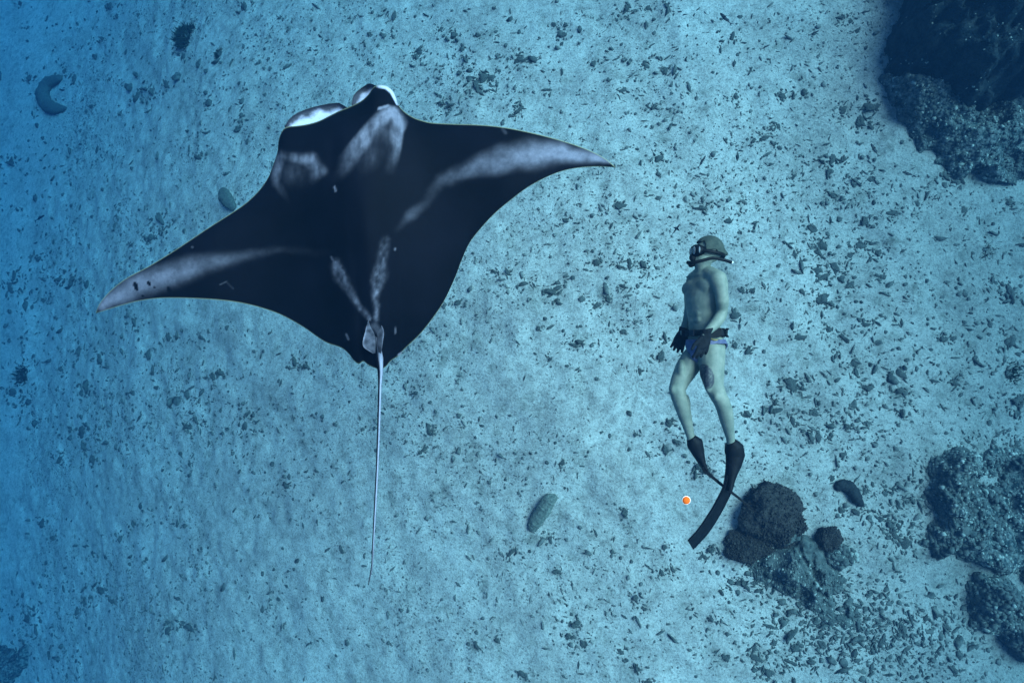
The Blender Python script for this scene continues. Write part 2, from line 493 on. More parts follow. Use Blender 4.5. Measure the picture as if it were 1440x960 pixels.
# ------------------------------------------------------------------ coral rubble
PIECES = []      # (px, py, r_px)
_raw = '''195 135 9;215 132 8;235 120 8;178 122 6;155 112 5;130 150 5;170 160 5;105 112 7;92 100 6;40 110 6;15 230 8;137 212 6;60 195 5;340 162 6;335 182 8;348 200 6;295 145 8;290 132 6;278 222 8;330 220 3;222 219 4;172 230 4;152 295 4;168 295 5;228 310 10;130 305 5;345 10 8;155 10 8;165 22 6;195 22 5;218 30 4;145 55 6;178 72 5;40 40 5;28 5 5;395 25 5;258 80 8;280 90 7;325 90 4
638 50 7;672 50 6;620 42 5;680 110 12;672 126 9;690 110 7;730 85 9;750 85 7;655 85 6;790 50 7;795 35 5;780 35 5;835 90 6;855 85 4;880 15 9;910 13 6;940 12 7;935 100 8;905 90 6;920 150 7;875 128 6;635 148 8;620 145 7;730 155 8;720 163 5;870 290 8;925 225 8;795 310 6;845 295 5;812 262 4;950 262 5;555 20 8;590 75 6;520 50 5;552 50 5;585 80 6;520 90 6;497 68 5;650 70 6;662 100 6;700 80 5
1030 52 6;1037 78 4;1130 132 8;1100 135 8;1115 137 6;1035 136 6;1222 150 12;1210 170 10;1225 180 7;1183 155 8;1085 180 5;1075 195 7;1094 178 6;1060 198 6;1095 208 5;1170 225 9;1155 227 7;1185 224 7;1115 250 7;1225 252 7;1172 275 6;988 293 9;1025 310 6;1047 285 5;1215 310 9;1255 300 8;1303 275 7;1290 287 6;1355 295 7;1420 285 7;1345 247 13;1330 250 8;1180 25 7;1195 30 6;1205 45 5
213 335 10;225 325 6;55 365 8;103 393 9;85 393 7;123 402 7;20 390 9;15 405 9;62 422 5;97 430 4;190 455 8;112 495 9;140 505 8;88 520 6;20 550 9;40 565 9;122 545 9;238 475 6;320 460 6;283 475 6;208 497 7;215 520 7;250 560 6;265 555 8;300 530 7;310 525 8;115 605 11;120 630 8;50 595 8;265 600 9;345 600 9;350 580 7;415 510 7;430 515 8;275 590 7
603 605 9;595 633 7;585 552 6;510 603 5;838 370 8;872 375 6;885 370 7;905 372 8;773 410 10;783 406 8;715 385 7;735 400 7;875 402 6;885 415 5;838 430 7;820 420 5;797 388 5;855 420 6;815 480 8;805 485 6;773 505 5;875 465 7;895 452 5;935 475 8;930 500 9;900 522 6;845 608 4;858 612 4;895 610 5;940 595 9;935 630 8;695 382 6;645 425 7;625 430 5;912 640 5;950 620 6;758 462 5
1142 322 8;1155 345 9;1150 355 7;1117 356 6;1172 375 9;1160 388 9;1150 380 7;1210 345 9;1235 355 7;1195 360 6;1240 390 6;1043 408 5;1057 409 6;1075 403 5;1128 410 6;1155 420 10;1165 426 7;1195 400 8;1033 443 9;1080 437 5;1217 456 8;1122 475 8;1165 465 7;1185 475 7;1033 485 6;1052 493 7;1395 397 6;1420 412 12;1420 480 10;1325 477 7;1340 475 6;1275 506 5;1200 510 8;1112 540 11;1135 530 6;1120 545 8;1340 535 9;1375 510 8;1050 582 9;1075 575 6;1090 578 8;1115 592 8;1150 610 10;1140 616 8;1145 580 7;1192 600 7;1220 545 8;1265 550 8;1270 580 8;1265 525 8;1430 560 12;1260 630 5;1355 632 10;1430 625 8;1090 565 6;1185 640 6
132 645 9;85 645 7;137 683 5;60 735 7;75 757 6;188 735 6;170 757 7;143 830 9;160 845 7;120 848 7;110 860 7;40 868 9;48 855 6;65 790 5;268 883 10;235 885 8;207 785 4;302 953 6;403 682 7;400 670 5;385 800 4;480 772 6;370 855 6;330 917 5;250 735 6
1169 673 6;1183 717 7;1205 720 8;1215 690 7;1263 710 7;1250 735 9;1270 762 10;1258 752 8;1000 772 8;990 782 7;1010 805 5;1040 820 7;1050 824 7;1037 833 5;1088 828 5;1015 833 6;1000 870 6;1088 904 6;1022 924 7;1065 925 9;1080 945 10;1110 930 8;1060 912 7;1120 910 8;1155 905 8;1140 930 7;1200 918 8;1270 888 8;1300 870 7;1330 880 8;1240 900 8;1225 940 8;1340 940 9
718 778 8;783 803 6;745 775 5;812 876 9;800 895 8;820 905 7;873 917 7;895 940 8;910 960 7;735 948 8;670 908 6;660 905 5;700 900 6;640 840 5;645 822 4;895 840 7;905 855 6;945 800 6;930 805 6;935 770 6;910 770 5;880 720 7;775 760 6;790 650 6;985 655 9;978 668 7;996 662 6;962 640 5'''
for ln in _raw.split('\n'):
    for it in ln.split(';'):
        a = it.split(); PIECES.append((float(a[0]), float(a[1]), float(a[2])))
# fill up to about 300 with scattered loose pieces
while len(PIECES) < 296:
    PIECES.append((random.uniform(10, 1430), random.uniform(10, 950), random.uniform(3.5, 5.5)))

PIECES.sort(key=lambda q: -q[2])
SMALL = PIECES[300:]
PIECES = PIECES[:300]
VAR = []
for k in range(16):
    kind = k % 4
    sq = [(1, 0.8, 0.55), (1.5, 0.55, 0.5), (1, 0.95, 0.35), (1.25, 0.7, 0.6)][kind]
    V, F = stone(3, 1.37 * k + 0.6, sq, 0.55, 1.7, 0.12)
    for mi, mt in enumerate((M_RUBBLE, M_RUBBLE_D)):
        me = mesh_np('rubble_piece', V, F, smooth=False); me.materials.append(mt); VAR.append(me)

LANDMARKS = [((1082, 722), 'by the big round coral head'), ((1310, 200), 'near the large dark boulder'), ((1300, 730), 'near the spurred reef slab'), ((1360, 850), 'near the lower reef slab'),
             ((763, 722), 'near the spotted sea cucumber'), ((265, 53), 'near the bushy seaweed clump'), ((75, 130), 'near the hooked sea cucumber'), ((15, 940), 'near the weedy reef rock'),
             ((1192, 692), 'near the black sea cucumber'), ((990, 450), 'on the floor beneath the diver'), ((480, 300), 'on the floor beneath the manta'), ((320, 280), 'near the half hidden sea cucumber'),
             ((35, 528), 'near the spreading seaweed patch'), ((1416, 524), 'near the wide seaweed patch'), ((1384, 350), 'near the lone seaweed tuft'), ((1165, 850), 'near the rubble ridge'), ((1000, 100), 'on open sand among small fish'), ((528, 720), 'on the floor beneath the manta tail'), ((700, 110), 'in the drift ahead of the manta wing'), ((1160, 400), 'in the rubble field behind the diver'), ((350, 600), 'on open sand behind the manta wing'), ((850, 890), 'beyond the spotted sea cucumber')]
LM = [(gpt(*q)[0], ph) for q, ph in LANDMARKS]
SHAPE = ['chunky', 'long', 'flat', 'oval']
for k, (px, py, r) in enumerate(PIECES):
    p, t = gpt(px, py)
    R = r * t / FPX * 0.77
    vi = (k * 7 + int(px)) % 16
    dark = r >= 6 or (int(px) + k) % 2 == 0
    me = VAR[vi * 2 + (1 if dark else 0)]
    o = bpy.data.objects.new('rubble_piece', me)
    o.location = (p.x, p.y, p.z + R * 0.02)
    o.scale = (R * random.uniform(0.9, 1.2), R * random.uniform(0.75, 1.05), R * random.uniform(0.7, 1.0))
    o.rotation_euler = (random.uniform(-0.3, 0.3), random.uniform(-0.3, 0.3), random.uniform(0, 6.28))
    near = min(LM, key=lambda q: (q[0] - p).length)[1]
    size = 'big' if r >= 9 else 'fist-sized' if r >= 6.5 else 'small'
    tag(o, f"{size} {'dark' if dark else 'grey'} {SHAPE[vi % 4]} piece of coral rubble {near}", 'rubble', 'coral rubble scattered over the sand')
    COL.objects.link(o)

# the countless small fragments
def scatter(pts, rads, name, mat, label, sub=1, seed=3, nvar=10):
    """pts (n,2) world, rads (n) -> one mesh"""
    rg = np.random.default_rng(seed)
    tm = []
    for k in range(nvar):
        sq = [(1, 0.8, 0.5), (1.9, 0.5, 0.5), (1, 0.9, 0.35), (1.4, 0.6, 0.6)][k % 4]
        tm.append(stone(sub, 3.1 * k + seed + 0.2, sq, 0.75, 1.5))
    n = len(pts); which = rg.integers(0, nvar, n)
    z = sea_h(pts[:, 0], pts[:, 1])
    AV, AF, off = [], [], 0
    for k in range(nvar):
        ii = np.where(which == k)[0]
        if not len(ii): continue
        V, F = tm[k]
        th = rg.uniform(0, 6.283, len(ii)); tx = rg.uniform(-0.5, 0.5, len(ii))
        c, s = np.cos(th), np.sin(th)
        L = V[None] * rads[ii][:, None, None] * rg.uniform(0.7, 1.2, (len(ii), 1, 3))
        Lz = L[..., 2] + L[..., 0] * np.tan(tx)[:, None] * 0.6
        xx = L[..., 0] * c[:, None] - L[..., 1] * s[:, None] + pts[ii, 0][:, None]
        yy = L[..., 0] * s[:, None] + L[..., 1] * c[:, None] + pts[ii, 1][:, None]
        zz = Lz + z[ii][:, None] + rads[ii][:, None] * 0.12
        W = np.stack([xx, yy, zz], -1)
        AV.append(W.reshape(-1, 3))
        AF.append((F[None] + (np.arange(len(ii)) * len(V))[:, None, None]).reshape(-1, 3) + off)
        off += len(ii) * len(V)
    o = link(name, mesh_np(name, np.concatenate(AV), np.concatenate(AF), smooth=False), mat)
    tag(o, label, 'rubble', kind='stuff')
    return o

def pix_to_world(px, py):
    d = np.stack([(px - 720.0) / FPX, -(py - 480.0) / FPX, -np.ones_like(px)], -1) @ np.array(CAM_R).T
    z = np.zeros(len(px))
    for _ in range(12):
        t = (z - CAM_H) / d[:, 2]
        z = sea_h(d[:, 0] * t, d[:, 1] * t)
    return d[:, :2] * t[:, None], t

rg = np.random.default_rng(21)
# around each big piece: a litter of fragments
fp, fr_ = [np.array([q[:2] for q in SMALL]).reshape(-1, 2)], [np.array([q[2] for q in SMALL]) * 0.75]
for (px, py, r) in PIECES:
    if r < 5: continue
    n = int(4 + r * 1.7)
    q = rg.normal(size=(n, 2)) * np.array([r * 1.25, r * 0.85]) + (px, py)
    fp.append(q); fr_.append(rg.uniform(0.14, 0.45, n) * r * 0.74)
# dense fields named by photo place: centre, radii, count, size
for cx, cy, rx, ry, n, s in [(1200, 890, 150, 75, 620, 3.4), (1150, 835, 70, 45, 330, 3.6), (1190, 870, 60, 30, 220, 3.4), (1060, 800, 40, 25, 70, 3.4), (1300, 890, 90, 60, 330, 3.4), (1270, 700, 60, 60, 160, 3.4), (1260, 740, 45, 45, 120, 3.6), (1290, 470, 140, 130, 260, 3.6), (1170, 390, 110, 90, 190, 3.5),
                             (1180, 570, 150, 70, 240, 3.3), (690, 100, 110, 70, 250, 2.9), (560, 60, 120, 60, 160, 2.8), (920, 110, 90, 90, 140, 2.8), (330, 560, 120, 90, 270, 2.9),
                             (420, 660, 90, 90, 200, 2.7), (100, 560, 110, 90, 150, 3.2), (290, 180, 130, 80, 170, 3.0), (110, 60, 120, 70, 120, 3.0), (820, 440, 130, 90, 170, 2.9),
                             (560, 560, 90, 60, 110, 2.6), (880, 880, 110, 90, 130, 3.0), (1200, 270, 120, 60, 130, 3.2), (60, 880, 80, 70, 160, 3.5), (60, 250, 80, 120, 170, 3.2), (180, 560, 120, 120, 220, 3.0), (60, 420, 70, 80, 150, 3.4), (200, 820, 130, 100, 220, 3.0), (420, 860, 140, 80, 200, 2.8), (360, 90, 120, 70, 170, 2.8), (230, 330, 80, 60, 120, 3.0), (1080, 240, 120, 80, 160, 2.8), (1010, 60, 120, 60, 120, 2.8), (760, 660, 160, 70, 140, 2.6), (1390, 420, 60, 160, 150, 3.8),
                             (660, 200, 60, 40, 120, 2.6), (470, 180, 80, 70, 0, 2.6), (900, 330, 90, 60, 110, 2.7), (1060, 870, 90, 60, 130, 3.0), (1420, 600, 60, 50, 120, 3.6)]:
    if n:
        q = rg.normal(size=(n, 2)) * (rx * 0.6, ry * 0.6) + (cx, cy)
        fp.append(q); fr_.append(s * 0.54 * np.exp(rg.normal(size=n) * 0.45))
Q = np.concatenate(fp); R_ = np.concatenate(fr_)
w, t = pix_to_world(Q[:, 0], Q[:, 1])
scatter(w, R_ * t / FPX, 'rubble_litter', M_RUBBLE_D, 'dark litter of broken coral fragments in drifts on the sand', sub=2, seed=5)

# even background litter in world space, thinned by noise; goes on past the frame
n = 80000
w = np.stack([rg.uniform(-16, 7, n), rg.uniform(-7.5, 10, n)], -1)
dn = fbm(np.stack([w[:, 0] * 0.9, w[:, 1] * 0.9, np.zeros(n)], -1), 4)
keep = rg.uniform(0, 1, n) < sm(-0.45, 0.75, dn)
w = w[keep]
rd = 0.0135 * np.exp(rg.normal(size=len(w)) * 0.5)
scatter(w, rd, 'shell_and_coral_grit', M_RUBBLE, 'fine grey coral grit sprinkled over the sand', sub=1, seed=9)

# ================================================================== MANTA RAY
def resample(pts, n=None, keys=None):
    """smooth polyline through pts (Catmull-Rom), as dense array"""
    P = np.array(pts, float)
    P = np.vstack([2 * P[0] - P[1], P, 2 * P[-1] - P[-2]])
    out = []
    for i in range(1, len(P) - 2):
        p0, p1, p2, p3 = P[i - 1:i + 3]
        t = np.linspace(0, 1, 24, endpoint=False)[:, None]
        out.append(0.5 * ((2 * p1) + (-p0 + p2) * t + (2 * p0 - 5 * p1 + 4 * p2 - p3) * t ** 2 + (-p0 + 3 * p1 - 3 * p2 + p3) * t ** 3))
    out.append(P[-2][None])
    return np.concatenate(out)

LEAD = [(134.5, 440.5), (140, 427), (155, 409), (178, 391), (207, 375.5), (237, 357.5), (266, 338.5), (295, 319), (324, 300.5), (347, 284.5), (365, 267), (377, 249.5),
        (384, 232), (390, 214), (392, 197), (397, 184), (404, 178.5), (417, 177), (431, 175), (447.5, 170.5), (464, 162.5), (477, 156), (493, 149.5), (508, 142), (518, 133), (527, 121.5), (541, 120.5), (551.5, 127.5), (557, 138), (560, 147),
        (568, 156.5), (581, 165), (595, 170), (610, 173), (640, 174.5), (670, 175.5), (700, 178), (730, 183), (765, 191), (800, 201), (827.5, 211), (850, 222.5), (866, 235.5)]
TRAIL = [(134.5, 440.5), (149, 436), (172, 429), (196, 423), (222, 419.5), (251, 419), (280, 420), (310, 422), (339, 426), (368, 433), (397, 443.5), (426, 459.5), (444, 472), (460, 482), (480, 489), (490.5, 497.5), (497.5, 506.5), (504.5, 511.5),
         (511, 508), (518, 513), (528, 517.5), (536.5, 518.5), (543, 515), (550, 507), (563, 498.5), (568, 491.5), (590, 470.5), (608.5, 447.5), (625, 422.5), (639.5, 391.5), (649, 366.5), (660, 342.5), (675, 322.5), (695, 301), (715, 284), (740, 265), (765, 251), (790, 241), (815, 236), (840, 234.5), (866, 235.5)]

def by_keys(pts, keys, svals, S):
    """curve parameter S, where the listed control indices fall at svals, arc length in between"""
    D = resample(pts)
    L = np.concatenate([[0], np.cumsum(np.linalg.norm(np.diff(D, axis=0), axis=1))])
    lk = [L[k * 24] if k * 24 < len(L) else L[-1] for k in keys]
    l = np.interp(S, svals, lk)
    lp_ = np.concatenate([2 * l[0] - l[30:0:-1], l, 2 * l[-1] - l[-2:-32:-1]])
    l = np.clip(np.convolve(lp_, np.ones(61) / 61, 'same')[30:-30], L[0], L[-1]); l[0] = L[0]; l[-1] = L[-1]
    return np.stack([np.interp(l, L, D[:, 0]), np.interp(l, L, D[:, 1])], -1)

NS, NV = 460, 150
S = np.linspace(0, 1, NS)
li = [0, 9, 13, 21, 30, 34, 42]
ti = [0, 8, 12, 18, 25, 29, 40]
sv = [0, 0.27, 0.37, 0.48, 0.60, 0.70, 1]
A = by_keys(LEAD, li, sv, S)
B = by_keys(TRAIL, ti, sv, S)
vv = (1 - np.cos(np.linspace(0, math.pi, NV))) / 2
vv = 0.6 * vv + 0.4 * np.linspace(0, 1, NV)
PX = A[:, None, :] * (1 - vv)[None, :, None] + B[:, None, :] * vv[None, :, None]      # photo pixels of the planform

MANTA_D = 3.9
mcx = 505.0
span = (PX[..., 0] - mcx) / 365.0                          # -1 left tip .. +1 right tip
# flat wing plus curl: both wings sweep up a little, the tips bend down
u = np.abs(span)
zc = 0.16 * sm(0.15, 0.75, u) - np.where(span < 0, 0.55, 0.34) * np.clip(u - 0.55, 0, None) ** 1.5 * 2 + 0.10 * span
chord = (vv[None, :] + 0 * span)
foil = (np.sin(np.pi * chord ** 0.62) ** 0.8)
foil = np.where(np.isfinite(foil), foil, 0)
ctr = (PX[..., 0] - (497 + (PX[..., 1] - 160) * 0.10)) / 100.0
Tk = 0.035 + 0.17 * np.exp(-(ctr / 0.72) ** 2) + 0.10 * np.exp(-(ctr / 1.7) ** 2)
Tk = Tk * (1 - 0.92 * sm(0.2, 1.0, u)) + 0.010
ztop = zc + Tk * foil
# a soft keel down the back and the two shoulder swellings
mid = 497 + (PX[..., 1] - 160) * 0.10
ztop += 0.012 * np.exp(-((PX[..., 0] - mid) / 12) ** 2) * sm(220, 380, PX[..., 1]) * foil
ztop -= 0.020 * np.exp(-((PX[..., 0] - 468) / 10) ** 2 - ((PX[..., 1] - 225) / 40) ** 2)
zbot = zc - 0.55 * Tk * foil

def unproj_np(P, depth):
    v = np.stack([(P[..., 0] - 720.0) / FPX * depth, -(P[..., 1] - 480.0) / FPX * depth, -depth], -1)
    return v @ np.array(CAM_R).T + np.array(CAM_P)

# ---- skin markings, in the animal's own planform
def stroke(P, pts, rad, inten, soft=1.0):
    pts = np.array(pts, float); best = np.zeros(P.shape[:-1])
    for i in range(len(pts) - 1):
        a, b = pts[i], pts[i + 1]; ab = b - a
        t = np.clip(((P - a) @ ab) / (ab @ ab), 0, 1)
        d = np.linalg.norm(P - (a + t[..., None] * ab), axis=-1)
        r = rad[i] + (rad[i + 1] - rad[i]) * t; q = inten[i] + (inten[i + 1] - inten[i]) * t
        best = np.maximum(best, q * (1 - sm(1 - soft, 1, d / r)))
    return best

def softpoly(P, poly, soft):
    d = poly_dist(P.reshape(-1, 2), poly).reshape(P.shape[:-1])
    return sm(-soft, soft, d)

def edge_fade(P, a, b, w):
    """0 on a's side .. 1 past b"""
    a = np.array(a, float); b = np.array(b, float); ab = b - a
    return sm(0, 1, ((P - a) @ ab) / (ab @ ab))

nz = fbm(np.concatenate([PX / 26.0, np.zeros(PX.shape[:-1] + (1,))], -1), 4)
nz2 = fbm(np.concatenate([PX / 5.0, np.ones(PX.shape[:-1] + (1,))], -1), 3)
WX = PX + 5 * np.stack([nz, fbm(np.concatenate([PX / 26.0, np.full(PX.shape[:-1] + (1,), 9.0)], -1), 3)], -1) * 0.6
mark = np.zeros(PX.shape[:-1])
st_n = fbm(np.concatenate([PX / np.array([5.0, 17.0]), np.full(PX.shape[:-1] + (1,), 2.0)], -1), 3)      # streaky wear
cl_n = fbm(np.concatenate([PX / 14.0, np.full(PX.shape[:-1] + (1,), 6.0)], -1), 4)
# right shoulder blaze: two arms round a dark smudge, hard outer edge, fading to the rear
b1 = stroke(WX, [(548, 157), (527, 178), (507, 200), (490, 224), (474, 250)], [17, 21, 22, 20, 15], [1, 0.9, 0.8, 0.5, 0.06], 0.9)
b2 = stroke(WX, [(553, 158), (562, 174), (558, 200), (553, 224), (548, 250)], [18, 17, 16, 15, 12], [1, 0.85, 0.62, 0.34, 0.0], 0.9)
b3 = stroke(WX, [(535, 188), (522, 222), (505, 245)], [26, 26, 20], [0.5, 0.28, 0.04], 1)
rp = np.maximum(np.maximum(b1, b2), b3)
rp *= 1 - 0.55 * np.exp(-((PX[..., 0] - 533) / 10) ** 2 - ((PX[..., 1] - 199) / 17) ** 2) - 0.3 * np.exp(-((PX[..., 0] - 541) / 14) ** 2 - ((PX[..., 1] - 220) / 18) ** 2)
rp *= softpoly(PX, [(430, 262), (478, 216), (520, 166), (532, 153), (549, 147.5), (561, 150), (574, 163), (574.5, 173), (568, 187), (565, 206), (560, 240), (552, 275)], 2.6)
rp *= np.clip(1 + 0.30 * st_n + 0.25 * cl_n, 0, 1.25)
mark = np.maximum(mark, rp * 0.95)
# left shoulder blaze: a ring open to the rear
lp = np.maximum(stroke(WX, [(392, 220), (387, 240), (391, 258), (403, 280)], [13, 14, 12, 7], [0.55, 0.55, 0.4, 0.05], 0.95),
                stroke(WX, [(398, 219), (420, 222), (438, 227), (448, 240), (436, 254)], [11, 13, 17, 16, 12], [0.42, 0.5, 0.72, 0.6, 0.12], 0.95))
lp = np.maximum(lp, 0.22 * np.exp(-((PX[..., 0] - 414) / 24) ** 2 - ((PX[..., 1] - 244) / 18) ** 2))
lp *= np.clip(1 + 0.3 * st_n + 0.3 * cl_n, 0, 1.3)
mark = np.maximum(mark, lp * 1.1)
# wing blazes
lw = stroke(WX, [(140, 434), (172, 411), (215, 394), (262, 380), (310, 366), (350, 357), (395, 350), (470, 356)], [11, 21, 29, 27, 20, 14, 9, 9], [0.9, 0.95, 0.88, 0.66, 0.46, 0.28, 0.13, 0.02], 0.95)
lw *= 1 - 0.8 * softpoly(PX, [(236, 428), (262, 402), (300, 384), (345, 371), (400, 360), (400, 440)], 12)
lw *= np.clip(1 + 0.18 * cl_n, 0, 1.2)
mark = np.maximum(mark, lw)
rw = stroke(WX, [(858, 230), (826, 222), (790, 216), (750, 215), (715, 222), (680, 234), (650, 243), (625, 254), (612, 268), (600, 283), (575, 305), (556, 325)], [7, 15, 24, 31, 28, 24, 20, 16, 13, 12, 12, 9], [0.85, 0.95, 0.97, 0.88, 0.78, 0.68, 0.5, 0.3, 0.2, 0.2, 0.36, 0.03], 0.95)
rw *= 1 - 0.8 * softpoly(PX, [(880, 246), (780, 244), (740, 250), (700, 251), (640, 253), (640, 400), (880, 400)], 4) * sm(625, 665, PX[..., 0])
rw *= np.clip(1 + 0.18 * cl_n, 0, 1.2)
mark = np.maximum(mark, rw)
# the two stripes that close on the tail
mark = np.maximum(mark, stroke(WX, [(470, 372), (478, 388), (491, 408), (505, 430), (518, 449)], [13, 13, 11, 8, 6], [0.66, 0.6, 0.56, 0.58, 0.7], 1.0) * np.clip(0.75 + 0.4 * nz2, 0, 1.3))
mark = np.maximum(mark, stroke(WX, [(543, 338), (540, 360), (534, 385), (531, 410), (529, 432), (528, 450)], [10, 14, 14, 11, 9, 10], [0.3, 0.5, 0.6, 0.68, 0.7, 0.6], 1.0) * np.clip(0.75 + 0.4 * nz2, 0, 1.3))
mark = np.maximum(mark, stroke(PX, [(516, 462), (527, 458), (536, 470), (531, 495)], [6, 8, 7, 5], [0.3, 0.42, 0.4, 0.3], 0.8))
# small scars and spots
for a, b, r, q in [((470, 262), (472, 268), 2.2, 0.8), ((487, 470), (490, 477), 2.6, 0.5), ((556, 461), (556, 468), 2.0, 0.5), ((561, 499), (566, 496), 3.2, 0.9), ((310, 400), (318, 396), 1.8, 0.3), ((318, 396), (328, 406), 1.6, 0.2),
                   ((466, 362), (472, 372), 2.4, 0.5), ((474, 372), (484, 384), 2.6, 0.6), ((480, 374), (470, 380), 2.0, 0.45), ((555, 350), (556, 351), 1.8, 0.6), ((270, 347), (271, 348), 2, 0.4), ((533, 153), (546, 149), 3, 0.95),
                   ((707, 182), (711, 187), 4, 0.25)]:
    mark = np.maximum(mark, stroke(PX, [a, b], [r, r], [q, q], 0.7))
for (cx, cy, rx, ry) in [(191, 402.5, 3.6, 6.5), (209.5, 398.5, 2.6, 3.6), (238, 408, 3.0, 5.5), (200.5, 416, 2.2, 1.8), (217, 404, 1.6, 1.6)]:
    q = ((PX[..., 0] - cx - (PX[..., 1] - cy) * 0.3) / rx) ** 2 + ((PX[..., 1] - cy) / ry) ** 2
    mark = mark * (1 - (1 - sm(0.75, 1.15, q)))
# wing tips and the front of the head stay black; white flash on the outer horn
mark *= 1 - 0.9 * (1 - sm(4, 11, np.linalg.norm(PX - np.array([866, 236]), axis=-1)))
mark *= 1 - 0.8 * (1 - sm(4, 12, np.linalg.norm(PX - np.array([134, 441]), axis=-1)))
mark = np.maximum(mark, stroke(PX, [(533, 121), (544, 122.5), (551.5, 129), (556, 138), (559, 146)], [3.5, 4.5, 4.5, 4, 3], [0.8, 1, 1, 1, 0.8], 0.6))
mark = np.clip(mark * (1 + 0.12 * nz2), 0, 1) ** 1.5 * 0.31
mark = np.maximum(mark, stroke(PX, [(533, 121), (544, 122.5), (551.5, 129), (556, 138), (559, 146)], [3.5, 4.5, 4.5, 4, 3], [0.8, 1, 1, 1, 0.8], 0.6))
# pale hem where the white belly wraps the edge
hemw = 0.9
dl = np.linalg.norm(PX - A[:, None, :], axis=-1); dt = np.linalg.norm(PX - B[:, None, :], axis=-1)
hem = np.maximum(0.6 * (1 - sm(0.3, 1.5, dl)), 0.5 * (1 - sm(0.3, 1.4, dt)))

TOP = unproj_np(PX, MANTA_D - ztop); BOT = unproj_np(PX, MANTA_D - zbot)
m_base = unproj(505, 330, MANTA_D)
manta = empty('manta_ray', m_base)
tag(manta, 'black manta ray with pale shoulder and wing blazes gliding over the sand beside the diver', 'manta ray')
VA, FA, MA, HA, off = [], [], [], [], 0
def addpart(V, F, mk, hm):
    global off
    VA.append(V.reshape(-1, 3)); FA.append(F + off); MA.append(np.broadcast_to(mk, V.shape[:-1]).ravel()); HA.append(np.broadcast_to(hm, V.shape[:-1]).ravel())
    off += V.reshape(-1, 3).shape[0]
addpart(TOP, grid_faces(NS, NV)[:, ::-1], mark, hem)
addpart(BOT, grid_faces(NS, NV), 0.9, 0.0)

# cephalic lobes: curled flaps rooted under the front edge of the head
def lobe(root_pts, rim_pts, droop, inner_white):
    n, m = 60, 26
    r0 = resample(root_pts); r1 = resample(rim_pts)
    t = np.linspace(0, 1, n)
    r0 = np.stack([np.interp(t, np.linspace(0, 1, len(r0)), r0[:, k]) for k in (0, 1)], -1)
    r1 = np.stack([np.interp(t, np.linspace(0, 1, len(r1)), r1[:, k]) for k in (0, 1)], -1)
    v = np.linspace(0, 1, m)
    P = r0[:, None] * (1 - v)[None, :, None] + r1[:, None] * v[None, :, None]
    z = -0.05 - droop * np.sin(np.pi * v * 0.55)[None, :] ** 1.2 * np.sin(np.pi * np.clip(t, 0.04, 0.96))[:, None] + 0.05 * v[None, :] ** 3
    z = z + 0 * P[..., 0]
    nzl = fbm(np.concatenate([P / 9.0, np.full(P.shape[:-1] + (1,), 4.0)], -1), 3)
    mk = inner_white * (1 - sm(0.35, 0.85, v[None, :] + 0.16 * nzl + 0.35 * np.abs(t - 0.5)[:, None] ** 2 * 4)) + 0.08  # white inner face of the lobe, fading to its dark rim
    Tp = unproj_np(P, MANTA_D - z - 0.006); Bt = unproj_np(P, MANTA_D - z + 0.012)
    hm = np.zeros_like(mk); hm[:, -1] = 0.35
    addpart(Tp, grid_faces(n, m)[:, ::-1], mk, hm); addpart(Bt, grid_faces(n, m), 0.1, 0)
    # close the rim
    R = np.concatenate([Tp[:, -1], Bt[:, -1]]); i = np.arange(n - 1)
    addpart(R, np.stack([i, i + n, i + n + 1, i + 1], -1), 0.1, 0)
lobe([(402, 183), (420, 181), (447, 176), (470, 166), (490, 156)], [(400, 178), (408, 166.5), (420, 158), (443, 150), (472, 144.8), (481, 147), (488, 151.5)], 0.16, 1.0)
lobe([(500, 152), (512, 145), (522, 138), (530, 128)], [(494, 148), (497.5, 134), (508, 124), (519, 117.8), (529, 120.5)], 0.12, 0.75)

# tail: a whip, with the small dorsal fin at its root
def tube_rings(C, rad, nseg=12, flat=1.0):
    C = np.array(C); n = len(C)
    T = np.gradient(C, axis=0); T /= np.linalg.norm(T, axis=1)[:, None]
    up = np.array(CAM_R @ Vector((0, 0, 1)))
    out = []
    for c, t, r in zip(C, T, rad):
        s = np.cross(t, up); s /= np.linalg.norm(s); w = np.cross(s, t)
        th = np.linspace(0, 2 * math.pi, nseg, endpoint=False)
        out.append(c + r * (np.cos(th)[:, None] * s + flat * np.sin(th)[:, None] * w))
    return np.array(out)
tp = resample([(528, 455), (529, 475), (532, 497), (534.5, 520), (534, 545), (533, 580), (531.8, 620), (529.6, 670), (527, 720), (524.6, 765), (523, 795), (518, 822)])
tdepth = MANTA_D - np.interp(np.linspace(0, 1, len(tp)), [0, 0.1, 0.2, 0.3, 1], [0.085, 0.075, 0.05, 0.04, 0.12])
tC = unproj_np(tp, tdepth)
tl = np.linspace(0, 1, len(tp))
trad = np.interp(tl, [0, 0.08, 0.2, 0.27, 0.35, 0.8, 0.94, 1], [0.012, 0.034, 0.030, 0.019, 0.0115, 0.0072, 0.0052, 0.003])
TR = tube_rings(tC, trad, 12)
th = np.linspace(0, 2 * math.pi, 12, endpoint=False)
pale = np.where(np.isin(np.arange(12), [3, 4, 5, 6, 7]), 0.0, 0.0)
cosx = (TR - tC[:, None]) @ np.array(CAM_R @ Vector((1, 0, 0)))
tail_lit = np.where(cosx > 0.1 * trad[:, None], 0.62, 0.0) * np.interp(tl, [0, 0.05, 0.15, 0.24, 0.75, 0.95, 1], [0.25, 0.3, 0.45, 0.9, 0.85, 0.3, 0.05])[:, None]  # right half of the tail painted pale, as if struck by the sun
addpart(TR, grid_faces(len(tp), 12, closed_v=True), tail_lit, 0)
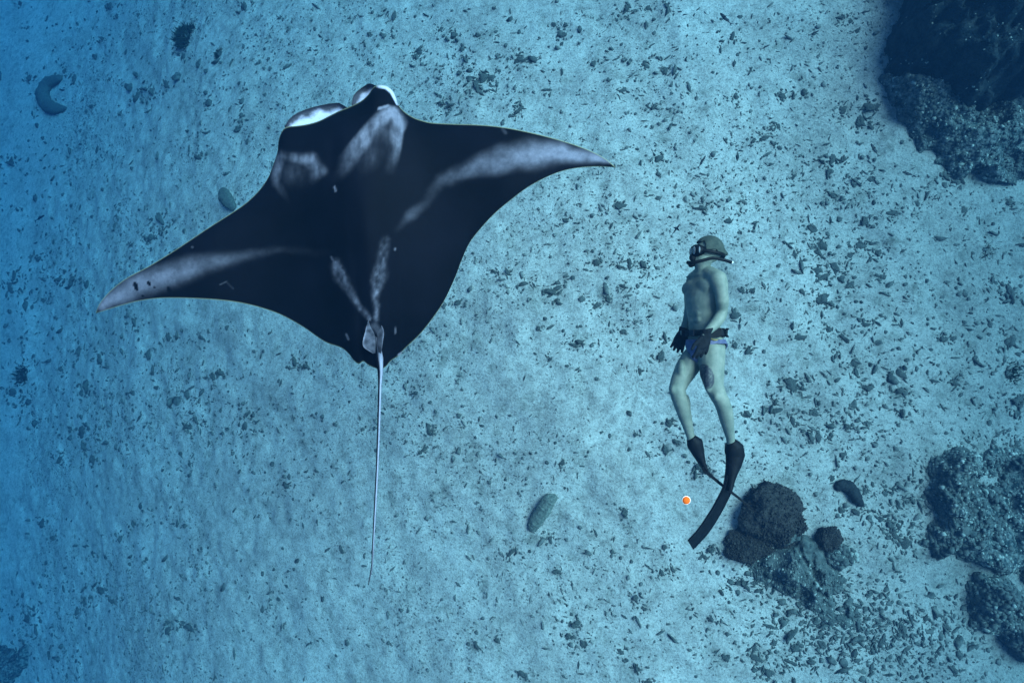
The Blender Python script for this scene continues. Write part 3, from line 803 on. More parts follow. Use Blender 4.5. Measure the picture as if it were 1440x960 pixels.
# dorsal fin
def fin_sheet(base, tip, zb, zt, thick, mk):
    b = resample(base); t_ = resample(tip); n, m = 30, 10
    q = np.linspace(0, 1, n)
    b = np.stack([np.interp(q, np.linspace(0, 1, len(b)), b[:, k]) for k in (0, 1)], -1)
    t_ = np.stack([np.interp(q, np.linspace(0, 1, len(t_)), t_[:, k]) for k in (0, 1)], -1)
    v = np.linspace(0, 1, m)
    P = b[:, None] * (1 - v)[None, :, None] + t_[:, None] * v[None, :, None]
    z = zb * (1 - v)[None, :] + zt * v[None, :] + 0 * P[..., 0]
    tk = thick * (1 - v[None, :] ** 2) + 0.002
    nf = fbm(np.concatenate([P / 5.0, np.full(P.shape[:-1] + (1,), 8.0)], -1), 3)
    mm = np.clip((mk + 0.2 * sm(0.8, 1.0, v)[None, :]) * (1 + 0.7 * nf) * np.linspace(1.2, 0.5, n)[:, None], 0.01, 1)
    Tp = unproj_np(P, MANTA_D - z - tk); Bt = unproj_np(P, MANTA_D - z + tk)
    addpart(Tp, grid_faces(n, m)[:, ::-1], mm, 0); addpart(Bt, grid_faces(n, m), mm, 0)
    R = np.concatenate([Tp[:, -1], Bt[:, -1]]); i = np.arange(n - 1)
    addpart(R, np.stack([i, i + n, i + n + 1, i + 1], -1), 0.9, 0)
fin_sheet([(519, 450), (525, 464), (528, 480), (528, 496)], [(518, 450), (513.5, 466), (510.5, 486), (524.5, 497)], 0.11, 0.16, 0.006, 0.12)
fin_sheet([(530, 448), (530, 462), (531, 478), (532, 495)], [(532, 450), (539.5, 464), (538.5, 480), (536, 497)], 0.11, 0.13, 0.006, 0.09)

def manta_material():
    m, nt, b = new_mat('manta_skin')
    a1 = N(nt, 'ShaderNodeAttribute', attribute_name='mark'); a2 = N(nt, 'ShaderNodeAttribute', attribute_name='hem')
    tc = N(nt, 'ShaderNodeTexCoord')
    n1 = N(nt, 'ShaderNodeTexNoise'); n1.inputs['Scale'].default_value = 45; n1.inputs['Detail'].default_value = 8; n1.inputs['Roughness'].default_value = 0.7
    nt.links.new(tc.outputs['Object'], n1.inputs['Vector'])
    mr = N(nt, 'ShaderNodeMapRange'); mr.inputs['From Min'].default_value = 0.3; mr.inputs['From Max'].default_value = 0.7; mr.inputs['To Min'].default_value = 0.78; mr.inputs['To Max'].default_value = 1.18
    nt.links.new(n1.outputs['Fac'], mr.inputs['Value'])
    mul = N(nt, 'ShaderNodeMath', operation='MULTIPLY'); mul.use_clamp = True
    nt.links.new(a1.outputs['Fac'], mul.inputs[0]); nt.links.new(mr.outputs['Result'], mul.inputs[1])
    n2 = N(nt, 'ShaderNodeTexNoise'); n2.inputs['Scale'].default_value = 2.5; n2.inputs['Detail'].default_value = 5
    nt.links.new(tc.outputs['Object'], n2.inputs['Vector'])
    cr = N(nt, 'ShaderNodeValToRGB'); cr.color_ramp.elements[0].color = (0.0002, 0.0010, 0.0025, 1); cr.color_ramp.elements[1].color = (0.0024, 0.0034, 0.0075, 1)
    cr.color_ramp.elements[0].position = 0.3; cr.color_ramp.elements[1].position = 0.75
    nt.links.new(n2.outputs['Fac'], cr.inputs['Fac'])
    mx = N(nt, 'ShaderNodeMix', data_type='RGBA'); nt.links.new(mul.outputs[0], mx.inputs['Factor']); nt.links.new(cr.outputs[0], mx.inputs['A']); mx.inputs['B'].default_value = (0.50, 0.53, 0.68, 1)
    m2 = N(nt, 'ShaderNodeMix', data_type='RGBA'); nt.links.new(a2.outputs['Fac'], m2.inputs['Factor']); nt.links.new(mx.outputs['Result'], m2.inputs['A']); m2.inputs['B'].default_value = (0.30, 0.32, 0.20, 1)
    nt.links.new(m2.outputs['Result'], b.inputs['Base Color'])
    b.inputs['Roughness'].default_value = 0.7; b.inputs['Specular IOR Level'].default_value = 0.05
    bp = N(nt, 'ShaderNodeBump'); bp.inputs['Strength'].default_value = 0.12; bp.inputs['Distance'].default_value = 0.01
    nt.links.new(n1.outputs['Fac'], bp.inputs['Height']); nt.links.new(bp.outputs['Normal'], b.inputs['Normal'])
    return m
M_MANTA = manta_material()
mb = np.array(m_base)
me = mesh_np('body', np.concatenate(VA) - mb, np.concatenate(FA), attrs={'mark': np.concatenate(MA), 'hem': np.concatenate(HA)})
link('body', me, M_MANTA, manta)
# eyes, set in the sides of the head
M_EYE, _, b_ = new_mat('wet_black_eye'); b_.inputs['Base Color'].default_value = (0.01, 0.01, 0.012, 1); b_.inputs['Roughness'].default_value = 0.15
for (ex, ey) in ((400.5, 190), (560.5, 154)):
    p = unproj(ex, ey, MANTA_D + 0.03)
    V, F = ICO[3]
    link('eye', mesh_np('eye', V * np.array([0.016, 0.02, 0.016]), F), M_EYE, manta, loc=p - m_base)

# ================================================================== FREEDIVER
DIV_D = 4.3
div_base = unproj(990, 485, DIV_D)
PM = FPX / DIV_D                                  # pixels per metre at the diver
EX = CAM_R @ Vector((1, 0, 0)); EY = CAM_R @ Vector((0, 1, 0)); EZ = CAM_R @ Vector((0, 0, 1))
def D(px, py, z=0.0):
    return unproj(px, py, DIV_D - z) - div_base
diver = empty('person', div_base)
tag(diver, 'freediver in briefs, hood, dark gloves and long black fins facing the manta', 'person')

def add_sphere(bm, c, r, seg=14, axes=None):
    ret = bmesh.ops.create_uvsphere(bm, u_segments=seg, v_segments=max(6, seg // 2 + 2), radius=1.0)
    for v in ret['verts']:
        if axes is None: v.co = Vector(c) + v.co * r
        else: v.co = Vector(c) + axes[0] * v.co.x + axes[1] * v.co.y + axes[2] * v.co.z

def add_frustum(bm, a, b, ra, rb, seg=14):
    a, b = Vector(a), Vector(b); t = (b - a)
    if t.length < 1e-6: return
    t.normalize(); s = t.orthogonal().normalized(); w = t.cross(s)
    r1 = [bm.verts.new(a + (s * math.cos(k * 2 * math.pi / seg) + w * math.sin(k * 2 * math.pi / seg)) * ra) for k in range(seg)]
    r2 = [bm.verts.new(b + (s * math.cos(k * 2 * math.pi / seg) + w * math.sin(k * 2 * math.pi / seg)) * rb) for k in range(seg)]
    for k in range(seg):
        bm.faces.new((r1[k], r1[(k + 1) % seg], r2[(k + 1) % seg], r2[k]))
    bm.faces.new(r1[::-1]); bm.faces.new(r2)

def limb(bm, pts):
    """pts: (Vector, radius m)"""
    for i, (p, r) in enumerate(pts):
        add_sphere(bm, p, r)
        if i: add_frustum(bm, pts[i - 1][0], p, pts[i - 1][1], r)

def loft(bm, rings, seg=24):
    """rings: (centre, axisA vector, axisB vector); closed ends"""
    loops = []
    for c, a, b in rings:
        loops.append([bm.verts.new(Vector(c) + a * math.cos(k * 2 * math.pi / seg) + b * math.sin(k * 2 * math.pi / seg)) for k in range(seg)])
    for l0, l1 in zip(loops, loops[1:]):
        for k in range(seg):
            bm.faces.new((l0[k], l0[(k + 1) % seg], l1[(k + 1) % seg], l1[k]))
    bm.faces.new(loops[0][::-1]); bm.faces.new(loops[-1])

def remeshed(name, bm, voxel, smooth=6, factor=0.5):
    bmesh.ops.recalc_face_normals(bm, faces=bm.faces)
    raw = bpy.data.meshes.new(name + '_raw'); bm.to_mesh(raw); bm.free()
    tmp = bpy.data.objects.new(name + '_raw', raw); COL.objects.link(tmp)
    md = tmp.modifiers.new('r', 'REMESH'); md.mode = 'VOXEL'; md.voxel_size = voxel
    ms = tmp.modifiers.new('s', 'SMOOTH'); ms.iterations = smooth; ms.factor = factor
    bpy.context.view_layer.update()
    dg = bpy.context.evaluated_depsgraph_get()
    me = bpy.data.meshes.new_from_object(tmp.evaluated_get(dg))
    bpy.data.objects.remove(tmp); bpy.data.meshes.remove(raw)
    me.name = name
    me.polygons.foreach_set('use_smooth', np.ones(len(me.polygons), bool))
    return me

def plain(name, bm, smooth=True):
    bmesh.ops.recalc_face_normals(bm, faces=bm.faces)
    me = bpy.data.meshes.new(name); bm.to_mesh(me); bm.free()
    if smooth: me.polygons.foreach_set('use_smooth', np.ones(len(me.polygons), bool))
    return me

al = math.radians(24)
FW = (-math.cos(al)) * EX + math.sin(al) * EZ        # where the chest points
LT = math.sin(al) * EX + math.cos(al) * EZ           # his left
UP = EY
def ring(px, py, z, half_lat, half_dep, tilt=0.0):
    f = (FW + UP * tilt).normalized()
    return (D(px, py, z), LT * half_lat, f * half_dep)

bm = bmesh.new()
# trunk
loft(bm, [ring(993, 383, 0, 0.055, 0.05), ring(993, 387, 0, 0.115, 0.075), ring(992, 393, 0, 0.165, 0.088), ring(990, 402, 0, 0.168, 0.104), ring(989, 413, 0, 0.160, 0.116), ring(988.5, 425, 0, 0.148, 0.115), ring(988.5, 438, 0, 0.136, 0.104),
          ring(989.5, 452, 0, 0.128, 0.094), ring(991, 464, 0, 0.134, 0.096), ring(992, 476, 0, 0.152, 0.108), ring(993, 488, 0, 0.160, 0.115), ring(993, 500, 0, 0.150, 0.112), ring(992, 510, 0, 0.105, 0.085), ring(991, 516, 0, 0.05, 0.05)])
# chest and buttock fullness
for sgn in (-1, 1):
    c = D(988, 405, 0) + LT * 0.07 * sgn + FW * 0.072
    add_sphere(bm, c, 1, axes=(LT * 0.080, UP * 0.060, FW * (0.024 if sgn > 0 else 0.018)))
    c = D(992, 497, 0) + LT * 0.065 * sgn - FW * 0.05
    add_sphere(bm, c, 1, axes=(LT * 0.07, UP * 0.085, FW * 0.055))
# neck and head
loft(bm, [(D(992, 390), LT * 0.10, FW * 0.075), (D(990, 382), LT * 0.068, FW * 0.064), (D(988, 374), LT * 0.058, FW * 0.06), (D(989, 366), LT * 0.055, FW * 0.06)])
HC = D(995, 355.5, 0.0)
hal = math.radians(4)
HF = (-math.cos(hal)) * EX + math.sin(hal) * EZ; HL = math.sin(hal) * EX + math.cos(hal) * EZ
add_sphere(bm, HC + UP * 0.02 - HF * 0.012, 1, seg=24, axes=(HF * 0.100, HL * 0.078, UP * 0.098))
add_sphere(bm, HC - UP * 0.050 + HF * 0.030, 1, seg=20, axes=(HF * 0.066, HL * 0.060, UP * 0.070))
add_sphere(bm, HC - UP * 0.102 + HF * 0.068, 0.024)                                   # chin
limb(bm, [(HC + HF * 0.088 - UP * 0.000, 0.012), (HC + HF * 0.112 - UP * 0.036, 0.016)])  # nose
add_sphere(bm, HC + HF * 0.088 - UP * 0.066, 1, axes=(HF * 0.014, HL * 0.026, UP * 0.014))  # lips
# shoulders and arms
SL = D(1009.5, 393, 0.165); SR = D(977, 393, -0.17)
limb(bm, [(D(998, 385, 0.06), 0.058), (SL, 0.066), (D(1012.5, 402, 0.19), 0.058), (D(1014.5, 412, 0.20), 0.048), (D(1015.5, 424, 0.20), 0.048), (D(1016, 436, 0.18), 0.039), (D(1013.5, 444, 0.18), 0.043), (D(1007, 454, 0.21), 0.041), (D(994, 467, 0.25), 0.028), (D(991, 471, 0.25), 0.028)])
limb(bm, [(D(985, 385, -0.06), 0.058), (SR, 0.064), (D(971, 412, -0.20), 0.052), (D(970, 432, -0.22), 0.042), (D(969, 442, -0.22), 0.042), (D(967, 452, -0.21), 0.041), (D(961, 465, -0.19), 0.032), (D(959, 470, -0.19), 0.031)])
# legs
limb(bm, [(D(1001, 494, 0.085), 0.098), (D(1001, 510, 0.10), 0.094), (D(1001, 525, 0.115), 0.086), (D(1004, 542, 0.135), 0.070), (D(1010, 556, 0.15), 0.060), (D(1014, 563, 0.15), 0.058), (D(1018, 573, 0.13), 0.056), (D(1021, 585, 0.10), 0.055), (D(1024, 600, 0.06), 0.044), (D(1027, 615, 0.02), 0.033), (D(1028, 624, 0.0), 0.032), (D(1031, 634, -0.02), 0.036)])
limb(bm, [(D(984, 496, -0.085), 0.094), (D(973, 507, -0.06), 0.092), (D(965, 519, -0.03), 0.086), (D(957, 534, 0.0), 0.072), (D(952, 547, 0.02), 0.062), (D(954, 556, 0.015), 0.059), (D(959, 570, -0.01), 0.058), (D(963, 584, -0.03), 0.052), (D(968, 602, -0.06), 0.038), (D(971, 613, -0.08), 0.033), (D(973, 622, -0.09), 0.032), (D(977, 632, -0.1), 0.034)])
# muscle and bone: calves, kneecaps, thighs, ribs, collar bones, belly
for c, ax in [(D(1024, 581, 0.09), (EX * 0.034, EY * 0.085, EZ * 0.045)), (D(965, 572, -0.02), (EX * 0.032, EY * 0.10, EZ * 0.045)),
              (D(1008, 558, 0.19), (EX * 0.030, EY * 0.036, EZ * 0.026)), (D(947, 548, 0.05), (EX * 0.028, EY * 0.036, EZ * 0.028)),
              (D(996, 533, 0.17), (EX * 0.034, EY * 0.10, EZ * 0.034)), (D(1012, 522, 0.12), (EX * 0.032, EY * 0.12, EZ * 0.05)), (D(957, 523, 0.02), (EX * 0.034, EY * 0.10, EZ * 0.05))]:
    add_sphere(bm, c, 1, axes=ax)
for sgn in (-1, 1):
    limb(bm, [(D(991, 387) + FW * 0.066 + LT * 0.012 * sgn, 0.012), (D(992, 387) + FW * 0.045 + LT * 0.15 * sgn, 0.011)])
    for q_ in range(3):
        add_sphere(bm, D(988.5, 432 + 9 * q_) + FW * (0.098 - 0.004 * q_) + LT * 0.034 * sgn, 1, axes=(LT * 0.032, UP * 0.022, FW * 0.007))
bme = remeshed('body', bm, 0.008, 4, 0.5)
nv = len(bme.vertices); co = np.empty(nv * 3, np.float32); bme.vertices.foreach_get('co', co); co = co.reshape(-1, 3).astype(float)
rel = (co + np.array(div_base) - np.array(CAM_P)) @ np.array(CAM_R)           # camera-frame coordinates, only to lay out the tattoo and chest hair on the skin
bx = 720 + FPX * rel[:, 0] / -rel[:, 2]; by = 480 - FPX * rel[:, 1] / -rel[:, 2]; bz = DIV_D + rel[:, 2]
q = ((bx - 993 - (by - 530) * 0.18) / 11.5) ** 2 + ((by - 529) / 17.5) ** 2
lines = np.abs(fbm(np.stack([bx / 4.2, by / 4.2, bx * 0], -1), 2))
tat = (1 - sm(0.85, 1.1, q)) * (0.55 + 0.45 * sm(0.04, 0.2, lines)) * (bz > 0.05)
hair = (1 - sm(0.4, 1.3, ((bx - 974 - (by - 400) * -0.25) / 12) ** 2 + ((by - 402) / 17) ** 2)) * (0.6 + 0.15 * fbm(co * 25, 2))
for an, av in (('tattoo', np.clip(tat, 0, 1)), ('hair', np.clip(hair, 0, 1) * 0.55)):
    at = bme.attributes.new(an, 'FLOAT', 'POINT'); at.data.foreach_set('value', av.astype(np.float32))

def skin_material():
    m, nt, b = new_mat('skin')
    tc = N(nt, 'ShaderNodeTexCoord')
    n1 = N(nt, 'ShaderNodeTexNoise'); n1.inputs['Scale'].default_value = 14; n1.inputs['Detail'].default_value = 5
    n1.inputs['Roughness'].default_value = 0.7
    nt.links.new(tc.outputs['Object'], n1.inputs['Vector'])
    cr = N(nt, 'ShaderNodeValToRGB'); cr.color_ramp.elements[0].color = (0.14, 0.175, 0.14, 1); cr.color_ramp.elements[1].color = (0.22, 0.245, 0.195, 1)
    cr.color_ramp.elements[0].position = 0.35; cr.color_ramp.elements[1].position = 0.65
    nt.links.new(n1.outputs['Fac'], cr.inputs['Fac'])
    cur = cr.outputs[0]
    for an, c in (('tattoo', (0.03, 0.035, 0.045, 1)), ('hair', (0.07, 0.05, 0.04, 1))):
        a = N(nt, 'ShaderNodeAttribute', attribute_name=an)
        mx = N(nt, 'ShaderNodeMix', data_type='RGBA'); nt.links.new(a.outputs['Fac'], mx.inputs['Factor']); nt.links.new(cur, mx.inputs['A']); mx.inputs['B'].default_value = c
        cur = mx.outputs['Result']
    nt.links.new(cur, b.inputs['Base Color'])
    b.inputs['Roughness'].default_value = 0.55; b.inputs['Specular IOR Level'].default_value = 0.25
    return m
link('body', bme, skin_material(), diver)

M_RUB = noise_mat('black_rubber', (0.002, 0.003, 0.004), (0.006, 0.007, 0.009), scale=20, bump=0.15, bscale=120, rough=0.6, spec=0.12)
M_NEO = noise_mat('dark_neoprene', (0.004, 0.006, 0.008), (0.011, 0.014, 0.018), scale=30, bump=0.3, bscale=150, rough=0.8, spec=0.15)
M_HOOD = noise_mat('olive_hood_fabric', (0.03, 0.042, 0.036), (0.06, 0.075, 0.062), scale=14, bump=0.2, bscale=90, rough=0.85, spec=0.1)
M_BLUE = noise_mat('blue_swim_fabric', (0.06, 0.08, 0.16), (0.16, 0.17, 0.26), scale=16, bump=0.2, bscale=90, rough=0.8, spec=0.1)
M_YEL = noise_mat('yellow_cord', (0.22, 0.18, 0.07), (0.28, 0.22, 0.09), scale=30, bump=0)
M_LENS, nt_, b_ = new_mat('mask_glass')
b_.inputs['Base Color'].default_value = (0.45, 0.5, 0.52, 1); b_.inputs['Roughness'].default_value = 0.05; b_.inputs['Transmission Weight'].default_value = 0.6; b_.inputs['IOR'].default_value = 1.15
M_STEEL, nt_, b_ = new_mat('buckle_steel'); b_.inputs['Base Color'].default_value = (0.06, 0.06, 0.065, 1); b_.inputs['Metallic'].default_value = 1.0; b_.inputs['Roughness'].default_value = 0.45
M_WHITE, nt_, b_ = new_mat('white_plastic'); b_.inputs['Base Color'].default_value = (0.7, 0.72, 0.7, 1); b_.inputs['Roughness'].default_value = 0.4

# hood: a close cap over crown and nape, ending in a short peak behind
V, F = ICO[5]
r = np.ones(len(V)); W = V.copy()
hf = V[:, 0]; hu = V[:, 2]
keepv = ~((hf > 0.55) & (hu < 0.52)) & ~((hu < -0.12 - 0.25 * (hf < -0.2)) & (hf > -0.35)) & (hu > -0.45)
keepF = keepv[F].all(1)
axs = np.array([HF * 0.112, HL * 0.088, UP * 0.108])
peak = np.exp(-((V[:, 0] + 0.93) / 0.2) ** 2 - ((V[:, 2] + 0.22) / 0.16) ** 2 - (V[:, 1] / 0.6) ** 2)
P = (V * (1 + 0.30 * peak)[:, None] + 0.012 * fbm(V * 4, 2)[:, None] * V) @ axs + np.array(HC + UP * 0.02 - HF * 0.012)
Fk = F[keepF]; us = np.unique(Fk); rm = -np.ones(len(P), int); rm[us] = np.arange(len(us))
hd = link('hood', mesh_np('hood', P[us], rm[Fk]), M_HOOD, diver)
md = hd.modifiers.new('thick', 'SOLIDIFY'); md.thickness = 0.005; md.offset = 0

# mask
mask = None
bm = bmesh.new()
MC = HC + HF * 0.094 + UP * 0.012
loft(bm, [(MC - HF * 0.045, HL * 0.070, UP * 0.044), (MC - HF * 0.02, HL * 0.074, UP * 0.050), (MC + HF * 0.008, HL * 0.072, UP * 0.048), (MC + HF * 0.022, HL * 0.062, UP * 0.040)], 28)
add_sphere(bm, MC + HF * 0.022 - UP * 0.050, 1, axes=(HF * 0.026, HL * 0.022, UP * 0.030))
mask = link('dive_mask', plain('dive_mask', bm), M_RUB, diver)
for sgn in (-1, 1):
    bm = bmesh.new()
    c = MC + HF * 0.023 + HL * 0.032 * sgn
    loft(bm, [(c, HL * 0.025, UP * 0.030), (c + HF * 0.004, HL * 0.024, UP * 0.029)], 20)
    link('lens', plain('lens', bm), M_LENS, mask)
bm = bmesh.new()
c = MC + HL * 0.070 - HF * 0.002
loft(bm, [(c, HF * 0.007, UP * 0.026), (c + HL * 0.006, HF * 0.005, UP * 0.022)], 20)
link('side_window', plain('side_window', bm), M_LENS, mask)
# strap round the back of the head
bm = bmesh.new(); n = 40
ra, rb = [], []
for k in range(n):
    a = 2 * math.pi * k / n
    base = HC - HF * 0.010 + HF * 0.118 * math.cos(a) + HL * 0.094 * math.sin(a) - UP * 0.008 + UP * 0.02 * math.cos(a)
    ra.append(bm.verts.new(base + UP * 0.012)); rb.append(bm.verts.new(base - UP * 0.012))
for k in range(n):
    bm.faces.new((ra[k], ra[(k + 1) % n], rb[(k + 1) % n], rb[k]))
st = link('strap', plain('strap', bm), M_RUB, mask)
md = st.modifiers.new('thick', 'SOLIDIFY'); md.thickness = 0.004; md.offset = 0

# snorkel
def tube_mesh(name, pts, rad, seg=12):
    C = np.array([p[:] for p in pts], float)
    C = resample(C) if len(C) > 2 else C
    R_ = np.interp(np.linspace(0, 1, len(C)), np.linspace(0, 1, len(rad)), rad)
    bm = bmesh.new()
    T = np.gradient(C, axis=0); ref = Vector((0.13, 0.4, 0.9)); rings = []
    for c, t, r in zip(C, T, R_):
        t = Vector(t).normalized(); s = t.cross(ref).normalized(); w = s.cross(t)
        rings.append((Vector(c), s * r, w * r))
    loft(bm, rings, seg)
    return plain(name, bm)
sn = link('snorkel', tube_mesh('snorkel', [D(970, 371.5, 0.01), D(967.5, 369, 0.04), D(973, 369.5, 0.08), D(985, 367, 0.105), D(1002, 363, 0.115), D(1018, 365.5, 0.11), D(1030, 369.5, 0.10)], [0.013, 0.0135, 0.0125, 0.012, 0.012, 0.012, 0.012]), M_RUB, diver)
link('tip_ring', tube_mesh('tip_ring', [D(1028.5, 369, 0.102), D(1029.3, 369.3, 0.101), D(1030, 369.5, 0.1)], [0.0128, 0.0128, 0.0128]), M_WHITE, sn)
link('mouthpiece', tube_mesh('mouthpiece', [D(969, 372, 0.0), D(972, 372, 0.0), D(976, 371.5, -0.005)], [0.018, 0.022, 0.016]), M_RUB, sn)

# gloves: palm, four fingers and a thumb on each
def glove(wrist, dirn, back, side, curl, name='glove', scale=1.0):
    """dirn: along the hand; back: out of the back of the hand; side: towards the thumb"""
    dirn, back = dirn.normalized(), back.normalized(); side = side.normalized()
    bm = bmesh.new()
    loft(bm, [(wrist - dirn * 0.035, side * 0.040, back * 0.038), (wrist - dirn * 0.015, side * 0.038, back * 0.034), (wrist, side * 0.034, back * 0.028), (wrist + dirn * 0.03, side * 0.043, back * 0.023), (wrist + dirn * 0.075, side * 0.049, back * 0.020), (wrist + dirn * 0.10, side * 0.045, back * 0.016)], 18)
    for k, (o, L, r) in enumerate([(0.036, 0.072, 0.0115), (0.012, 0.082, 0.0120), (-0.012, 0.076, 0.0115), (-0.035, 0.060, 0.0105)]):
        p = wrist + dirn * 0.088 + side * o
        d = (dirn + side * o * 4.5).normalized()
        pts = [(p, r * 1.05)]
        for j, f in enumerate((0.45, 0.30, 0.25)):
            a = curl * (j + 0.7)
            p = p + (d * math.cos(a) - back * math.sin(a)) * L * f
            pts.append((p, r * (0.98 - 0.07 * j)))
        limb(bm, pts)
    p = wrist + dirn * 0.028 + side * 0.032; d = (dirn * 0.75 + side * 0.75 - back * 0.25).normalized()
    limb(bm, [(p, 0.017), (p + d * 0.035, 0.0145), (p + d * 0.060 + dirn * 0.004, 0.0125), (p + d * 0.072 + dirn * 0.022, 0.0105)])
    for v in bm.verts: v.co = wrist + (v.co - wrist) * scale
    return link(name, remeshed(name, bm, 0.0042, 3, 0.5), M_NEO, diver)
glove(D(993, 469, 0.25), D(986, 500, 0.245) - D(993, 469, 0.25), (EZ * 0.92 + EX * 0.3), -EX + EY * -0.2 + EZ * 0.2, 0.20, scale=1.06)
glove(D(960.5, 467, -0.19), D(950, 494, -0.17) - D(960.5, 467, -0.19), (EZ * 0.95 - EX * 0.25), EX * 0.9 + EZ * 0.3 - EY * 0.35, 0.36, scale=1.05)

# swim briefs and weight belt: follow the trunk sections
def band(name, secs, mat, gap, thick=0.004, seg=48, parent=None, clip=None):
    bm = bmesh.new(); loops = []
    for (px, py, z, hl, hd, dy) in secs:
        c = D(px, py, z); lp = []
        for k in range(seg):
            a = 2 * math.pi * k / seg
            lp.append(bm.verts.new(c + LT * (hl + gap) * math.cos(a) + FW * (hd + gap) * math.sin(a) + UP * dy(a)))
        loops.append(lp)
    for l0, l1 in zip(loops, loops[1:]):
        for k in range(seg):
            bm.faces.new((l0[k], l0[(k + 1) % seg], l1[(k + 1) % seg], l1[k]))
    o = link(name, plain(name, bm), mat, parent or diver)
    md = o.modifiers.new('thick', 'SOLIDIFY'); md.thickness = thick; md.offset = 1
    return o
fl = lambda a: 0.0
leg_cut = lambda a: 0.075 * abs(math.cos(a)) ** 1.5
briefs = band('swim_briefs', [(992, 477, 0, 0.152, 0.110, fl), (992.5, 482, 0, 0.157, 0.117, fl), (993, 489, 0, 0.162, 0.120, lambda a: 0.035 * abs(math.cos(a))), (993, 495, 0, 0.160, 0.121, leg_cut), (992.5, 500, 0, 0.150, 0.115, lambda a: 0.095 * abs(math.cos(a)) ** 1.3)], M_BLUE, 0.012)
bm = bmesh.new()
limb(bm, [(D(991, 499) + FW * 0.085, 0.042), (D(991, 508) + FW * 0.03, 0.042), (D(993, 510) - FW * 0.06, 0.042)])
link('gusset', plain('gusset', bm), M_BLUE, briefs)
link('side_cord', tube_mesh('side_cord', [D(1000, 476.5, 0.155), D(1006, 478, 0.16), D(1012, 477, 0.14), D(1015, 476, 0.11)], [0.005, 0.006, 0.006, 0.005]), M_YEL, briefs)
belt = band('weight_belt', [(990.5, 464, 0, 0.143, 0.104, fl), (991, 468, 0, 0.146, 0.106, fl), (991.5, 472.5, 0, 0.150, 0.108, fl)], M_NEO, 0.016, 0.006)
for a in (0.35, 5.75, 3.6, 2.5):
    c = D(991, 468) + LT * 0.166 * math.cos(a) + FW * 0.128 * math.sin(a)
    nrm = (LT * math.cos(a) / 0.166 + FW * math.sin(a) / 0.128).normalized(); tg = nrm.cross(UP)
    bm = bmesh.new(); bmesh.ops.create_cube(bm, size=1.0)
    for v in bm.verts: v.co = c + tg * v.co.x * 0.06 + UP * v.co.y * 0.05 + nrm * v.co.z * 0.022
    bmesh.ops.bevel(bm, geom=bm.edges[:], offset=0.009, segments=2, affect='EDGES')
    link('lead_weight', plain('lead_weight', bm, False), M_RUB, belt)
bm = bmesh.new(); c = D(991, 468) + FW * 0.125
bmesh.ops.create_cube(bm, size=1.0)
for v in bm.verts: v.co = c + LT * v.co.x * 0.055 + UP * v.co.y * 0.05 + FW * v.co.z * 0.014
bmesh.ops.bevel(bm, geom=bm.edges[:], offset=0.005, segments=1, affect='EDGES')
link('buckle', plain('buckle', bm, False), M_STEEL, belt)

# fins
def fin(pocket, blade, wdir, widths, name='swim_fin'):
    """pocket rings: (px,py,z, half width px across the picture, half depth m); blade: list of points; wdir: width direction per point"""
    root = empty(name, D(pocket[0][0], pocket[0][1], pocket[0][2])); root.parent = diver
    base = root.location.copy()
    bm = bmesh.new()
    rings = []
    C = [D(p[0], p[1], p[2]) for p in pocket]
    for i, p in enumerate(pocket):
        t = (C[min(i + 1, len(C) - 1)] - C[max(i - 1, 0)]).normalized()
        s = t.cross(EZ).normalized()
        rings.append((C[i] - base, s * p[3] / PM, EZ * p[4]))
    loft(bm, rings, 22)
    link('foot_pocket', remeshed('foot_pocket', bm, 0.007, 4), M_RUB, root)
    B = resample(np.array([D(*b)[:] for b in blade])); n = len(B); W = np.interp(np.linspace(0, 1, n), np.linspace(0, 1, len(widths)), widths)
    bm = bmesh.new(); rows = []
    m = 9
    T = np.gradient(B, axis=0)
    for i in range(n):
        t = Vector(T[i]).normalized(); wd = (wdir - t * wdir.dot(t)).normalized(); nr = t.cross(wd).normalized()
        th_ = 0.005 - 0.003 * i / n
        prof = []
        for j in range(m):
            f = j / (m - 1) * 2 - 1
            prof.append((f, th_ + (0.007 if abs(f) > 0.9 else 0.0) * (1 - 0.6 * i / n)))
        tip = 1.0 if i < n * 0.96 else 1.0 - 0.10 * (i / n - 0.96) / 0.04
        top = [bm.verts.new(Vector(B[i]) - base + wd * f * W[i] * tip + nr * h) for f, h in prof]
        bot = [bm.verts.new(Vector(B[i]) - base + wd * f * W[i] * tip - nr * h) for f, h in prof[::-1]]
        rows.append(top + bot)
    for r0, r1 in zip(rows, rows[1:]):
        k = len(r0)
        for j in range(k): bm.faces.new((r0[j], r0[(j + 1) % k], r1[(j + 1) % k], r1[j]))
    bm.faces.new(rows[0][::-1]); bm.faces.new(rows[-1])
    link('blade', plain('blade', bm, False), M_RUB, root)
    return root
# left leg: heel to the right, blade swept down and to the left, seen at a slant
fin([(1027.5, 621, 0.0, 8.5, 0.05), (1032, 630, -0.01, 14, 0.058), (1034, 640, -0.02, 13.5, 0.055), (1031.5, 653, -0.02, 11, 0.052), (1028, 666, -0.02, 8, 0.055), (1025, 678, -0.02, 6, 0.062), (1023, 688, -0.02, 5, 0.07)],
    [(1027, 668, -0.02), (1024, 684, -0.02), (1017, 700, -0.015), (1005, 722, 0.0), (989, 746, 0.02), (971, 766, 0.04)], ((D(1000, 720) + div_base - CAM_P).normalized() + EX * 0.58), [0.07, 0.075, 0.08, 0.088, 0.098, 0.104])
